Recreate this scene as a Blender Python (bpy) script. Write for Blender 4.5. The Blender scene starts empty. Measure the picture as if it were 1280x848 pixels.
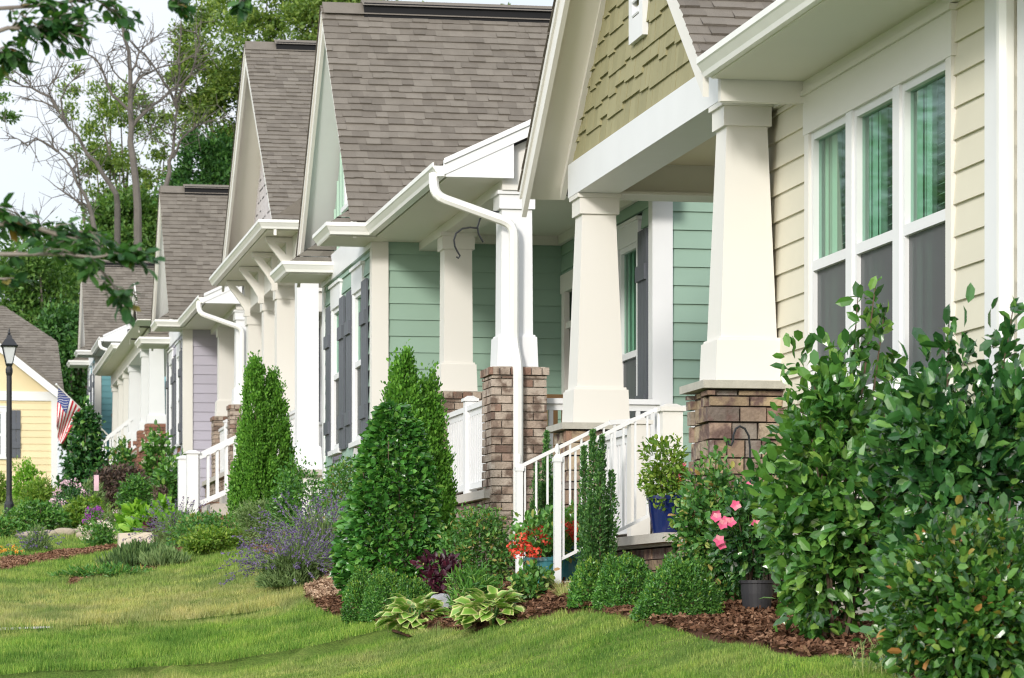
import bpy, math, random
import numpy as np
from mathutils import Vector

random.seed(7)
RNG = np.random.default_rng(11)
sc = bpy.context.scene
COL = sc.collection
R = math.radians

# ------------------------------------------------------------------ camera model (metres; camera at the origin)
F = 4000.0
T = 729.0 / F
TH = math.atan(T)
CT, ST = math.cos(TH), math.sin(TH)
HZ = 766.0


def ratio(px):
    u = (px - 640.0) / F
    return (T + u) / (1 - T * u)


def at(px, Y):
    """X of the picture column px at distance Y down the street"""
    return ratio(px) * Y


def zdep(X, Y):
    return X * ST + Y * CT


def zat(px, py, Y):
    X = at(px, Y)
    return (HZ - py) / F * zdep(X, Y)


# ------------------------------------------------------------------ terrain
TY = [-60, 0, 10, 15, 18, 22, 23.5, 25, 28.8, 32, 36, 45, 52, 58, 75, 100, 200, 700]
ZS = [-4.5, -1.95, -1.2, -.93, -.77, -.55, -.47, -.38, -.16, .07, .36, .93, 1.42, 1.8, 2.72, 4.05, 6.5, 9]
ZH = [-4.2, -1.5, -.66, -.34, -.14, .12, .17, .2, .32, .6, .84, 1.28, 1.6, 1.95, 2.85, 4.15, 6.6, 9]


WALKS = ((22.7, 24.1, 3.45), (28.3, 29.3, 3.15))


def ground(X, Y):
    X = np.asarray(X, float); Y = np.asarray(Y, float)
    Y0 = Y
    drop = np.zeros(np.broadcast(X, Y).shape)
    for a, b, xm in WALKS:
        wob = .07 * np.sin(X * 2.6 + a) + .04 * np.sin(X * 7.7 + 2 * a)
        m = (Y0 > a + wob) & (Y0 < b + wob) & (X < xm) & (X > -2.5)
        Y = np.where(m, a + (Y0 - a) * .25, Y); drop = drop + m * (.05 if a < 25 else np.where(X > 1.25, .03, -.035))
    zs = np.interp(Y, TY, ZS); zh = np.interp(Y, TY, ZH)
    t = (X - .8) / 3.6
    tc = np.clip(t, 0, 1)
    z = zs + (zh - zs) * tc ** 2.2
    z = z + np.where(t > 1, np.minimum((t - 1) * .05, .15), 0) + np.where(t < 0, np.maximum(t * .2, -.55), 0)
    # the two front walks lie a little below the turf
    z = z - drop
    z = z + .012 * np.sin(X * 2.3 + Y0 * .7) * np.sin(Y0 * 1.1 - X) * ((X < 5) & (X > -2))
    return z


def gz(X, Y):
    return float(ground(X, Y))


def hit(px, py):
    """where the sight line through the picture point meets the ground"""
    r = ratio(px); k = (HZ - py) / F
    prev = None
    for Y in np.arange(12, 90, .05):
        X = r * Y
        d = k * zdep(X, Y) - gz(X, Y)
        if d <= 0:
            return X, Y
    return r * 90, 90.0


# ------------------------------------------------------------------ mesh helpers
def nrm(v):
    v = np.asarray(v, float)
    return v / np.maximum(np.linalg.norm(v, axis=-1, keepdims=True), 1e-9)


def make_obj(name, verts, idx, sizes, mat, parent=None, origin=None, smooth=False, uv=None):
    verts = np.asarray(verts, np.float32).reshape(-1, 3)
    idx = np.asarray(idx, np.int32).ravel(); sizes = np.asarray(sizes, np.int32).ravel()
    off = origin if origin is not None else (tuple(root_loc(parent)) if parent is not None else (0, 0, 0))
    verts = verts - np.asarray(off, np.float32)
    me = bpy.data.meshes.new(name)
    me.vertices.add(len(verts)); me.vertices.foreach_set('co', verts.ravel())
    me.loops.add(len(idx)); me.loops.foreach_set('vertex_index', idx)
    me.polygons.add(len(sizes))
    st = np.zeros(len(sizes), np.int32); st[1:] = np.cumsum(sizes)[:-1]
    me.polygons.foreach_set('loop_start', st)
    me.polygons.foreach_set('loop_total', sizes)
    me.polygons.foreach_set('use_smooth', np.full(len(sizes), bool(smooth)))
    if uv is not None:
        l = me.uv_layers.new(name='UVMap')
        l.data.foreach_set('uv', np.asarray(uv, np.float32)[idx].ravel())
    me.materials.append(mat)
    me.update(calc_edges=True)
    o = bpy.data.objects.new(name, me)
    COL.objects.link(o)
    if parent is not None:
        o.parent = parent
    elif origin is not None:
        o.location = origin
    return o


def root_loc(o):
    while o.parent is not None:
        o = o.parent
    return o.location


def tag(o, label=None, cat=None, group=None, kind=None):
    if label: o['label'] = label
    if cat: o['category'] = cat
    if group: o['group'] = group
    if kind: o['kind'] = kind
    return o


def thing(name, label, cat, loc, group=None):
    o = bpy.data.objects.new(name, None)
    o.empty_display_size = .1
    COL.objects.link(o); o.location = loc
    return tag(o, label, cat, group)


class MB:
    def __init__(s):
        s.v = []; s.f = []; s.n = 0

    def add(s, vs, fs):
        s.v.extend([tuple(map(float, p)) for p in vs])
        s.f.extend([tuple(i + s.n for i in f) for f in fs])
        s.n += len(vs)
        return s

    def hexa(s, p):
        """8 points: bottom four ccw from above, then top four"""
        return s.add(p, [(3, 2, 1, 0), (4, 5, 6, 7), (0, 1, 5, 4), (1, 2, 6, 5), (2, 3, 7, 6), (3, 0, 4, 7)])

    def box(s, x0, x1, y0, y1, z0, z1):
        return s.hexa([(x0, y0, z0), (x1, y0, z0), (x1, y1, z0), (x0, y1, z0), (x0, y0, z1), (x1, y0, z1), (x1, y1, z1), (x0, y1, z1)])

    def taper(s, cx, cy, z0, z1, w0, w1):
        a, b = w0 / 2, w1 / 2
        return s.hexa([(cx - a, cy - a, z0), (cx + a, cy - a, z0), (cx + a, cy + a, z0), (cx - a, cy + a, z0),
                       (cx - b, cy - b, z1), (cx + b, cy - b, z1), (cx + b, cy + b, z1), (cx - b, cy + b, z1)])

    def prism(s, pts, vec):
        """polygon pts extruded by vec"""
        n = len(pts); q = [tuple(np.add(p, vec)) for p in pts]
        fs = [tuple(range(n - 1, -1, -1)), tuple(range(n, 2 * n))]
        fs += [(i, (i + 1) % n, n + (i + 1) % n, n + i) for i in range(n)]
        return s.add(list(pts) + q, fs)

    def tube(s, path, rad, n=8, sq=None, cap=True):
        path = [np.array(p, float) for p in path]
        m = len(path)
        rads = rad if hasattr(rad, '__len__') else [rad] * m
        ts = []
        for i in range(m):
            a = path[max(i - 1, 0)]; b = path[min(i + 1, m - 1)]
            ts.append(nrm(b - a))
        up = np.array([0, 0, 1.0]) if abs(ts[0][2]) < .9 else np.array([1.0, 0, 0])
        x = nrm(np.cross(up, ts[0]))
        vs = []
        for i in range(m):
            x = nrm(x - ts[i] * np.dot(x, ts[i])); y = np.cross(ts[i], x)
            for k in range(n):
                a = 2 * math.pi * (k + .5) / n
                vs.append(path[i] + (x * math.cos(a) + y * math.sin(a)) * rads[i])
        fs = []
        for i in range(m - 1):
            for k in range(n):
                k2 = (k + 1) % n
                fs.append((i * n + k, i * n + k2, (i + 1) * n + k2, (i + 1) * n + k))
        if cap:
            fs += [tuple(range(n - 1, -1, -1)), tuple((m - 1) * n + k for k in range(n))]
        return s.add(vs, fs)

    def lathe(s, cx, cy, prof, n=16):
        vs = []
        for r, z in prof:
            for k in range(n):
                a = 2 * math.pi * k / n
                vs.append((cx + r * math.cos(a), cy + r * math.sin(a), z))
        fs = []
        for i in range(len(prof) - 1):
            for k in range(n):
                k2 = (k + 1) % n
                fs.append((i * n + k, i * n + k2, (i + 1) * n + k2, (i + 1) * n + k))
        fs += [tuple(range(n - 1, -1, -1)), tuple((len(prof) - 1) * n + k for k in range(n))]
        return s.add(vs, fs)

    def sweep(s, path, prof):
        """profile (outward, z) swept along a level xy polyline with mitres; outward is to the left of the path"""
        m = len(path); P = [np.array(p[:2], float) for p in path]
        vs = []
        for i in range(m):
            d0 = nrm(P[i] - P[i - 1]) if i > 0 else None
            d1 = nrm(P[i + 1] - P[i]) if i < m - 1 else None
            if d0 is None: d0 = d1
            if d1 is None: d1 = d0
            n0 = np.array([-d0[1], d0[0]]); n1 = np.array([-d1[1], d1[0]])
            nn = nrm(n0 + n1); k = 1 / max(np.dot(nn, n0), .3)
            for o, z in prof:
                q = P[i] + nn * k * o
                vs.append((q[0], q[1], path[i][2] + z))
        n = len(prof); fs = []
        for i in range(m - 1):
            for k in range(n):
                k2 = (k + 1) % n
                fs.append((i * n + k, (i + 1) * n + k, (i + 1) * n + k2, i * n + k2))
        fs += [tuple(range(n)), tuple((m - 1) * n + k for k in range(n - 1, -1, -1))]
        return s.add(vs, fs)

    def build(s, name, mat, parent=None, origin=None, smooth=False):
        idx = [i for f in s.f for i in f]; sz = [len(f) for f in s.f]
        return make_obj(name, s.v, idx, sz, mat, parent, origin, smooth)


def boxes(root, name, mat, lst):
    for b in lst: MB().box(*b).build(name, mat, root)


class Fr:
    """a wall frame: p0 + d*a + n*o, z"""
    def __init__(s, p0, d, n):
        s.p = np.array([p0[0], p0[1], 0.0]); s.d = np.array([d[0], d[1], 0.0]); s.n = np.array([n[0], n[1], 0.0])

    def P(s, a, z, o=0):
        q = s.p + s.d * a + s.n * o
        return (q[0], q[1], z)

    def box(s, mb, a0, a1, z0, z1, o0, o1):
        mb.hexa([s.P(a0, z0, o1), s.P(a1, z0, o1), s.P(a1, z0, o0), s.P(a0, z0, o0),
                 s.P(a0, z1, o1), s.P(a1, z1, o1), s.P(a1, z1, o0), s.P(a0, z1, o0)])


def siding(fr, L, z0, z1, openings=(), e=.178, seed=0):
    """lapped boards: each leans out at its lower edge and throws a thin shade on the next"""
    mb = MB(); rnd = random.Random(seed)
    z = z0
    while z < z1 - .01:
        zt = min(z + e, z1)
        spans = [(0, L)]
        for a0, a1, b0, b1 in openings:
            if b0 < z + e * .5 < b1:
                new = []
                for s0, s1 in spans:
                    if a1 <= s0 or a0 >= s1: new.append((s0, s1)); continue
                    if a0 > s0: new.append((s0, a0))
                    if a1 < s1: new.append((a1, s1))
                spans = new
        for s0, s1 in spans:
            cuts = [s0]
            while s1 - cuts[-1] > 3.7:
                cuts.append(cuts[-1] + rnd.uniform(2.2, 3.6))
            cuts.append(s1)
            for c0, c1 in zip(cuts[:-1], cuts[1:]):
                j = rnd.uniform(-.0015, .0015)
                mb.add([fr.P(c0 + .001, z, .022 + j), fr.P(c1 - .001, z, .022 + j), fr.P(c1 - .001, zt + .01, .003), fr.P(c0 + .001, zt + .01, .003),
                        fr.P(c0 + .001, z, -.01), fr.P(c1 - .001, z, -.01)],
                       [(0, 1, 2, 3), (4, 5, 1, 0)])
        z += e
    return mb


def shingles(o, a, b, n, poly, exposure=.12, seed=0, th=.016):
    """roof tabs on a plane: o origin, a along the eave, b up the slope, n normal; poly in (s, t)"""
    rnd = random.Random(seed)
    o = np.array(o, float); a = nrm(a); b = nrm(b); n = nrm(n)
    mb = MB()
    ts = [p[1] for p in poly]; tmin, tmax = min(ts), max(ts)

    def span(t):
        xs = []
        for i in range(len(poly)):
            (s0, t0), (s1, t1) = poly[i], poly[(i + 1) % len(poly)]
            if (t0 - t) * (t1 - t) <= 0 and abs(t1 - t0) > 1e-9:
                xs.append(s0 + (s1 - s0) * (t - t0) / (t1 - t0))
        return (min(xs), max(xs)) if len(xs) >= 2 else None
    t = tmin
    while t < tmax - .01:
        te = min(t + exposure, tmax)
        sp = span(t + 1e-4); sp2 = span(te - 1e-4)
        if sp and sp2:
            s = sp[0] - rnd.uniform(0, .15)
            while s < sp[1]:
                w = rnd.choice([.1, .13, .16, .19, .22])
                s0, s1 = max(s, sp[0]), min(s + w, sp[1])
                if s1 - s0 > .01:
                    u0, u1 = max(s0, sp2[0]), min(s1, sp2[1])
                    if u1 < u0: u0 = u1 = (u0 + u1) / 2
                    h = th * rnd.choice([.6, 1, 1.3]); j = rnd.choice([-.006, 0, .004])
                    P = lambda s_, t_, h_: o + a * s_ + b * t_ + n * h_
                    mb.add([P(s0, t + j, h + .003), P(s1, t + j, h + .003), P(u1, te + .01, .003), P(u0, te + .01, .003), P(s0, t + j, -.004), P(s1, t + j, -.004)],
                           [(0, 1, 2, 3), (4, 5, 1, 0)])
                s += w
        t += exposure
    return mb


def bricks(mb, mortar, x0, x1, y0, y1, z0, z1, rh=.077, bl=(.2, .2), jit=.004, seed=0, gap=.011, rowlock=False, hvar=0.0):
    """courses of separate bricks or stones round a rectangular core"""
    rnd = random.Random(seed)
    d = .03
    mortar.box(x0 + d, x1 - d, y0 + d, y1 - d, z0, z1 - .004)
    z = z0; row = 0
    while z < z1 - .02:
        h = rh * (1 + rnd.uniform(-hvar, hvar))
        if z + h > z1 - .03: h = z1 - z
        zt = z + h - gap
        for face in range(4):
            L = (x1 - x0) if face in (0, 2) else (y1 - y0)
            s = 0 if row % 2 == (face % 2) else -.5 * bl[0]
            while s < L - .005:
                w = rnd.uniform(*bl)
                a0, a1 = max(s, 0), min(s + w - gap, L)
                if L - a1 < .05: a1 = L
                if a1 - a0 > .015:
                    p = rnd.uniform(-jit, jit)
                    b = .006
                    k0, k1 = (a0 if a0 > .001 else -p), (a1 if a1 < L - .001 else L + p)
                    if face == 0: pts = [(x0 + k0, y0 - p), (x0 + k1, y0 - p), (x0 + k1, y0 + .03), (x0 + k0, y0 + .03)]
                    elif face == 2: pts = [(x1 - k0, y1 + p), (x1 - k1, y1 + p), (x1 - k1, y1 - .03), (x1 - k0, y1 - .03)]
                    elif face == 1: pts = [(x1 + p, y0 + k0), (x1 + p, y0 + k1), (x1 - .03, y0 + k1), (x1 - .03, y0 + k0)]
                    else: pts = [(x0 - p, y1 - k0), (x0 - p, y1 - k1), (x0 + .03, y1 - k1), (x0 + .03, y1 - k0)]
                    mb.hexa([(q[0], q[1], z) for q in pts] + [(q[0], q[1], zt) for q in pts])
                s += w
        z += h; row += 1


# ------------------------------------------------------------------ materials
MATS = {}


def nodes_of(name):
    m = bpy.data.materials.new(name); m.use_nodes = True
    nt = m.node_tree; nt.nodes.clear()
    out = nt.nodes.new('ShaderNodeOutputMaterial')
    return m, nt, out


def N(nt, t, **kw):
    n = nt.nodes.new(t)
    for k, v in kw.items():
        if k in n.inputs: n.inputs[k].default_value = v
        else: setattr(n, k, v)
    return n


def ramp(nt, stops, interp='LINEAR'):
    n = nt.nodes.new('ShaderNodeValToRGB'); cr = n.color_ramp; cr.interpolation = interp
    while len(cr.elements) < len(stops): cr.elements.new(.5)
    for e, (p, c) in zip(cr.elements, stops):
        e.position = p; e.color = (*c, 1) if len(c) == 3 else c
    return n


def principled(nt, out, rough=.5, spec=.5):
    b = N(nt, 'ShaderNodeBsdfPrincipled'); b.inputs['Roughness'].default_value = rough
    b.inputs['Specular IOR Level'].default_value = spec
    nt.links.new(b.outputs[0], out.inputs[0])
    return b


def paint(name, c, rough=.5, var=.06, scale=2.5, isl=.04, spec=.4, bump=.0):
    m, nt, out = nodes_of(name)
    b = principled(nt, out, rough, spec)
    tc = N(nt, 'ShaderNodeNewGeometry')
    nz = N(nt, 'ShaderNodeTexNoise'); nz.inputs['Scale'].default_value = scale; nz.inputs['Detail'].default_value = 5
    nt.links.new(tc.outputs['Position'], nz.inputs['Vector'])
    ma = N(nt, 'ShaderNodeMath', operation='MULTIPLY_ADD'); ma.inputs[1].default_value = var * 2; ma.inputs[2].default_value = 1 - var
    nt.links.new(nz.outputs['Fac'], ma.inputs[0])
    mi = N(nt, 'ShaderNodeMath', operation='MULTIPLY_ADD'); mi.inputs[1].default_value = isl * 2; mi.inputs[2].default_value = 1 - isl
    nt.links.new(tc.outputs['Random Per Island'], mi.inputs[0])
    mm = N(nt, 'ShaderNodeMath', operation='MULTIPLY'); nt.links.new(ma.outputs[0], mm.inputs[0]); nt.links.new(mi.outputs[0], mm.inputs[1])
    vm = N(nt, 'ShaderNodeVectorMath', operation='SCALE'); vm.inputs[0].default_value = c
    nt.links.new(mm.outputs[0], vm.inputs['Scale']); nt.links.new(vm.outputs[0], b.inputs['Base Color'])
    if bump:
        n2 = N(nt, 'ShaderNodeTexNoise'); n2.inputs['Scale'].default_value = 60; n2.inputs['Detail'].default_value = 6
        nt.links.new(tc.outputs['Position'], n2.inputs['Vector'])
        bp = N(nt, 'ShaderNodeBump'); bp.inputs['Strength'].default_value = bump; bp.inputs['Distance'].default_value = .01
        nt.links.new(n2.outputs['Fac'], bp.inputs['Height']); nt.links.new(bp.outputs[0], b.inputs['Normal'])
    return m


def varied(name, stops, rough=.85, nscale=9, namt=.35, spec=.25, bump=.3, bscale=70, interp='LINEAR', blotch=None):
    """each separate piece takes its own tone from the stops, with mottling over it"""
    m, nt, out = nodes_of(name)
    b = principled(nt, out, rough, spec)
    g = N(nt, 'ShaderNodeNewGeometry')
    rp = ramp(nt, stops, interp); nt.links.new(g.outputs['Random Per Island'], rp.inputs[0])
    nz = N(nt, 'ShaderNodeTexNoise'); nz.inputs['Scale'].default_value = nscale; nz.inputs['Detail'].default_value = 8; nz.inputs['Roughness'].default_value = .7
    nt.links.new(g.outputs['Position'], nz.inputs['Vector'])
    ma = N(nt, 'ShaderNodeMath', operation='MULTIPLY_ADD'); ma.inputs[1].default_value = namt * 2; ma.inputs[2].default_value = 1 - namt
    nt.links.new(nz.outputs['Fac'], ma.inputs[0])
    vm = N(nt, 'ShaderNodeVectorMath', operation='SCALE')
    src = rp.outputs[0]
    if blotch:
        n3 = N(nt, 'ShaderNodeTexNoise'); n3.inputs['Scale'].default_value = blotch[1]; n3.inputs['Detail'].default_value = 4
        nt.links.new(g.outputs['Position'], n3.inputs['Vector'])
        r3 = ramp(nt, [(.48, (0, 0, 0)), (.62, (1, 1, 1))]); nt.links.new(n3.outputs['Fac'], r3.inputs[0])
        mx = N(nt, 'ShaderNodeMix', data_type='RGBA'); nt.links.new(r3.outputs[0], mx.inputs['Factor'])
        nt.links.new(src, mx.inputs[6]); mx.inputs[7].default_value = (*blotch[0], 1)
        src = mx.outputs[2]
    nt.links.new(src, vm.inputs[0]); nt.links.new(ma.outputs[0], vm.inputs['Scale'])
    nt.links.new(vm.outputs[0], b.inputs['Base Color'])
    n2 = N(nt, 'ShaderNodeTexNoise'); n2.inputs['Scale'].default_value = bscale; n2.inputs['Detail'].default_value = 6
    nt.links.new(g.outputs['Position'], n2.inputs['Vector'])
    bp = N(nt, 'ShaderNodeBump'); bp.inputs['Strength'].default_value = bump; bp.inputs['Distance'].default_value = .012
    nt.links.new(n2.outputs['Fac'], bp.inputs['Height']); nt.links.new(bp.outputs[0], b.inputs['Normal'])
    return m


def leafmat(name, stops, rough=.45, trans=.3, spec=.5, tint=(1.25, 1.35, .6)):
    m, nt, out = nodes_of(name)
    g = N(nt, 'ShaderNodeNewGeometry')
    rp = ramp(nt, stops); nt.links.new(g.outputs['Random Per Island'], rp.inputs[0])
    b = N(nt, 'ShaderNodeBsdfPrincipled'); b.inputs['Roughness'].default_value = rough; b.inputs['Specular IOR Level'].default_value = spec
    nz = N(nt, 'ShaderNodeTexNoise'); nz.inputs['Scale'].default_value = 3.0; nz.inputs['Detail'].default_value = 3
    nt.links.new(g.outputs['Position'], nz.inputs['Vector'])
    ma = N(nt, 'ShaderNodeMath', operation='MULTIPLY_ADD'); ma.inputs[1].default_value = .7; ma.inputs[2].default_value = .65
    nt.links.new(nz.outputs['Fac'], ma.inputs[0])
    vm = N(nt, 'ShaderNodeVectorMath', operation='SCALE'); nt.links.new(rp.outputs[0], vm.inputs[0]); nt.links.new(ma.outputs[0], vm.inputs['Scale'])
    nt.links.new(vm.outputs[0], b.inputs['Base Color'])
    t = N(nt, 'ShaderNodeBsdfTranslucent')
    v2 = N(nt, 'ShaderNodeVectorMath', operation='MULTIPLY'); v2.inputs[1].default_value = tint
    nt.links.new(vm.outputs[0], v2.inputs[0]); nt.links.new(v2.outputs[0], t.inputs[0])
    mx = N(nt, 'ShaderNodeMixShader'); mx.inputs[0].default_value = trans
    nt.links.new(b.outputs[0], mx.inputs[1]); nt.links.new(t.outputs[0], mx.inputs[2]); nt.links.new(mx.outputs[0], out.inputs[0])
    return m


def glass(name, tint, refl=.3):
    m, nt, out = nodes_of(name)
    tr = N(nt, 'ShaderNodeBsdfTransparent'); tr.inputs[0].default_value = (*tint, 1)
    gl = N(nt, 'ShaderNodeBsdfGlossy'); gl.inputs['Roughness'].default_value = .03; gl.inputs[0].default_value = (.6, .8, .7, 1)
    fr = N(nt, 'ShaderNodeFresnel'); fr.inputs[0].default_value = 1.5
    ad = N(nt, 'ShaderNodeMath', operation='MULTIPLY_ADD'); ad.inputs[1].default_value = .3; ad.inputs[2].default_value = refl * .06
    nt.links.new(fr.outputs[0], ad.inputs[0])
    mx = N(nt, 'ShaderNodeMixShader'); nt.links.new(ad.outputs[0], mx.inputs[0])
    nt.links.new(tr.outputs[0], mx.inputs[1]); nt.links.new(gl.outputs[0], mx.inputs[2]); nt.links.new(mx.outputs[0], out.inputs[0])
    return m


M = dict(
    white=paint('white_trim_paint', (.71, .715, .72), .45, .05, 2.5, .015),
    cream_white=paint('warm_white_paint', (.69, .67, .625), .5, .03, 1.5, .015),
    soffit=paint('soffit_paint', (.745, .72, .655), .55, .03, 1.5, .0),
    gutter=paint('gutter_enamel', (.78, .775, .74), .35, .07, 4, .0, .5),
    yellow=paint('pale_yellow_siding', (.63, .592, .475), .6, .04, 3, .03),
    green=paint('sage_green_siding', (.26, .38, .305), .6, .04, 3, .035),
    mint=paint('pale_mint_siding', (.40, .54, .45), .6, .04, 3, .035),
    white_siding=paint('white_siding', (.74, .73, .70), .6, .03, 3, .03),
    lavender=paint('lavender_siding', (.42, .40, .47), .6, .04, 3, .035),
    teal=paint('teal_siding', (.14, .34, .38), .6, .04, 3, .035),
    khaki=varied('khaki_gable_shakes', [(0, (.285, .262, .145)), (.5, (.315, .29, .165)), (1, (.26, .24, .132))], .75, 6, .12, .25, .1),
    grey_shake=varied('grey_gable_shakes', [(0, (.5, .46, .46)), (1, (.56, .52, .52))], .75, 6, .12, .25, .1),
    far_cream=paint('cream_siding', (.72, .60, .37), .6, .04, 3, .03),
    shutter=paint('charcoal_shutter_paint', (.085, .092, .11), .5, .08, 4, .04),
    core=paint('dark_interior', (.05, .055, .05), .9, .05, 2, 0),  # near-black colour of the solid cores stands in for unlit rooms
    ceiling=paint('porch_ceiling_paint', (.72, .66, .52), .6, .03, 2, 0),
    roof=varied('weathered_shingles', [(0, (.132, .116, .097)), (.3, (.152, .134, .112)), (.6, (.166, .147, .123)), (1, (.184, .164, .138))], .9, 7, .26, .2, .5, 160),
    deck=paint('roof_deck_edge', (.07, .06, .055), .9, .1, 4, 0),
    ridge=paint('ridge_vent_black', (.008, .008, .009), .9, .1, 4, 0),
    brick=varied('tumbled_brick', [(0, (.29, .22, .17)), (.2, (.38, .305, .245)), (.4, (.45, .385, .325)), (.6, (.34, .275, .22)), (.8, (.41, .345, .285)), (.93, (.22, .125, .09)), (1, (.12, .095, .08))], .9, 22, .35, .2, .7, 60, blotch=((.16, .115, .09), 9)),
    red_brick=varied('red_brown_brick', [(0, (.22, .10, .07)), (.5, (.30, .15, .10)), (1, (.16, .085, .065))], .9, 22, .3, .2, .6, 60),
    mortar=paint('mortar', (.44, .40, .34), .95, .15, 20, 0, .1, .4),
    stone=varied('ledge_stone', [(0, (.19, .14, .095)), (.2, (.36, .275, .18)), (.35, (.25, .17, .115)), (.5, (.2, .18, .165)), (.65, (.42, .32, .2)), (.75, (.3, .275, .25)), (.87, (.29, .18, .125)), (1, (.14, .115, .1))], .9, 12, .5, .25, 1.6, 22, blotch=((.13, .085, .075), 8)),
    stone_gap=paint('stone_joint', (.06, .05, .04), .95, .1, 8, 0),
    cap=paint('slate_cap', (.40, .385, .335), .8, .2, 12, 0, .3, .4),
    concrete=paint('concrete', (.46, .43, .38), .9, .12, 6, 0, .2, .4),
    black=paint('black_metal', (.012, .013, .016), .4, .1, 6, 0, .5),
    glass=glass('window_glass', (.47, .66, .57), .35),
    dark_glass=glass('shaded_glass', (.3, .42, .36), .5),
    screen=paint('insect_screen', (.085, .085, .09), .6, .1, 2, 0, .5),
    curtain=paint('sheer_curtain', (.62, .74, .66), .9, .08, 6, 0, .1),
    blind=paint('wood_blind', (.62, .64, .56), .7, .05, 4, .1),
    terracotta=paint('dark_pot', (.03, .03, .034), .6, .1, 6, 0),
    blue_pot=paint('cobalt_glaze', (.008, .016, .085), .15, .15, 9, 0, .6),
    teal_pot=paint('teal_glaze', (.05, .19, .22), .2, .2, 9, 0, .6),
    soil=paint('potting_soil', (.03, .02, .013), .95, .2, 20, 0),
    bark=varied('grey_bark', [(0, (.17, .145, .12)), (1, (.24, .21, .18))], .95, 5, .4, .15, .8, 18),
    dead=varied('bleached_bark', [(0, (.105, .094, .082)), (1, (.15, .135, .12))], .95, 3, .35, .15, .8, 9),
    twig=paint('twig_bark', (.11, .075, .05), .9, .2, 9, .1),
    rock=varied('field_stone', [(0, (.33, .28, .2)), (.5, (.4, .34, .26)), (1, (.28, .24, .18))], .9, 6, .3, .2, .8, 18),
    grey_rock=varied('grey_boulder', [(0, (.3, .31, .33)), (1, (.36, .37, .39))], .9, 6, .3, .2, .8, 18),
    limestone=paint('limestone', (.58, .51, .41), .9, .1, 8, 0, .2, .5),
    wood=paint('chair_wood', (.36, .2, .08), .6, .15, 8, .05),
    lampglass=paint('frosted_lamp_glass', (.55, .57, .58), .3, .05, 3, 0, .6),
    road=paint('asphalt', (.05, .05, .052), .9, .2, 12, 0, .2, .5),
)

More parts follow.
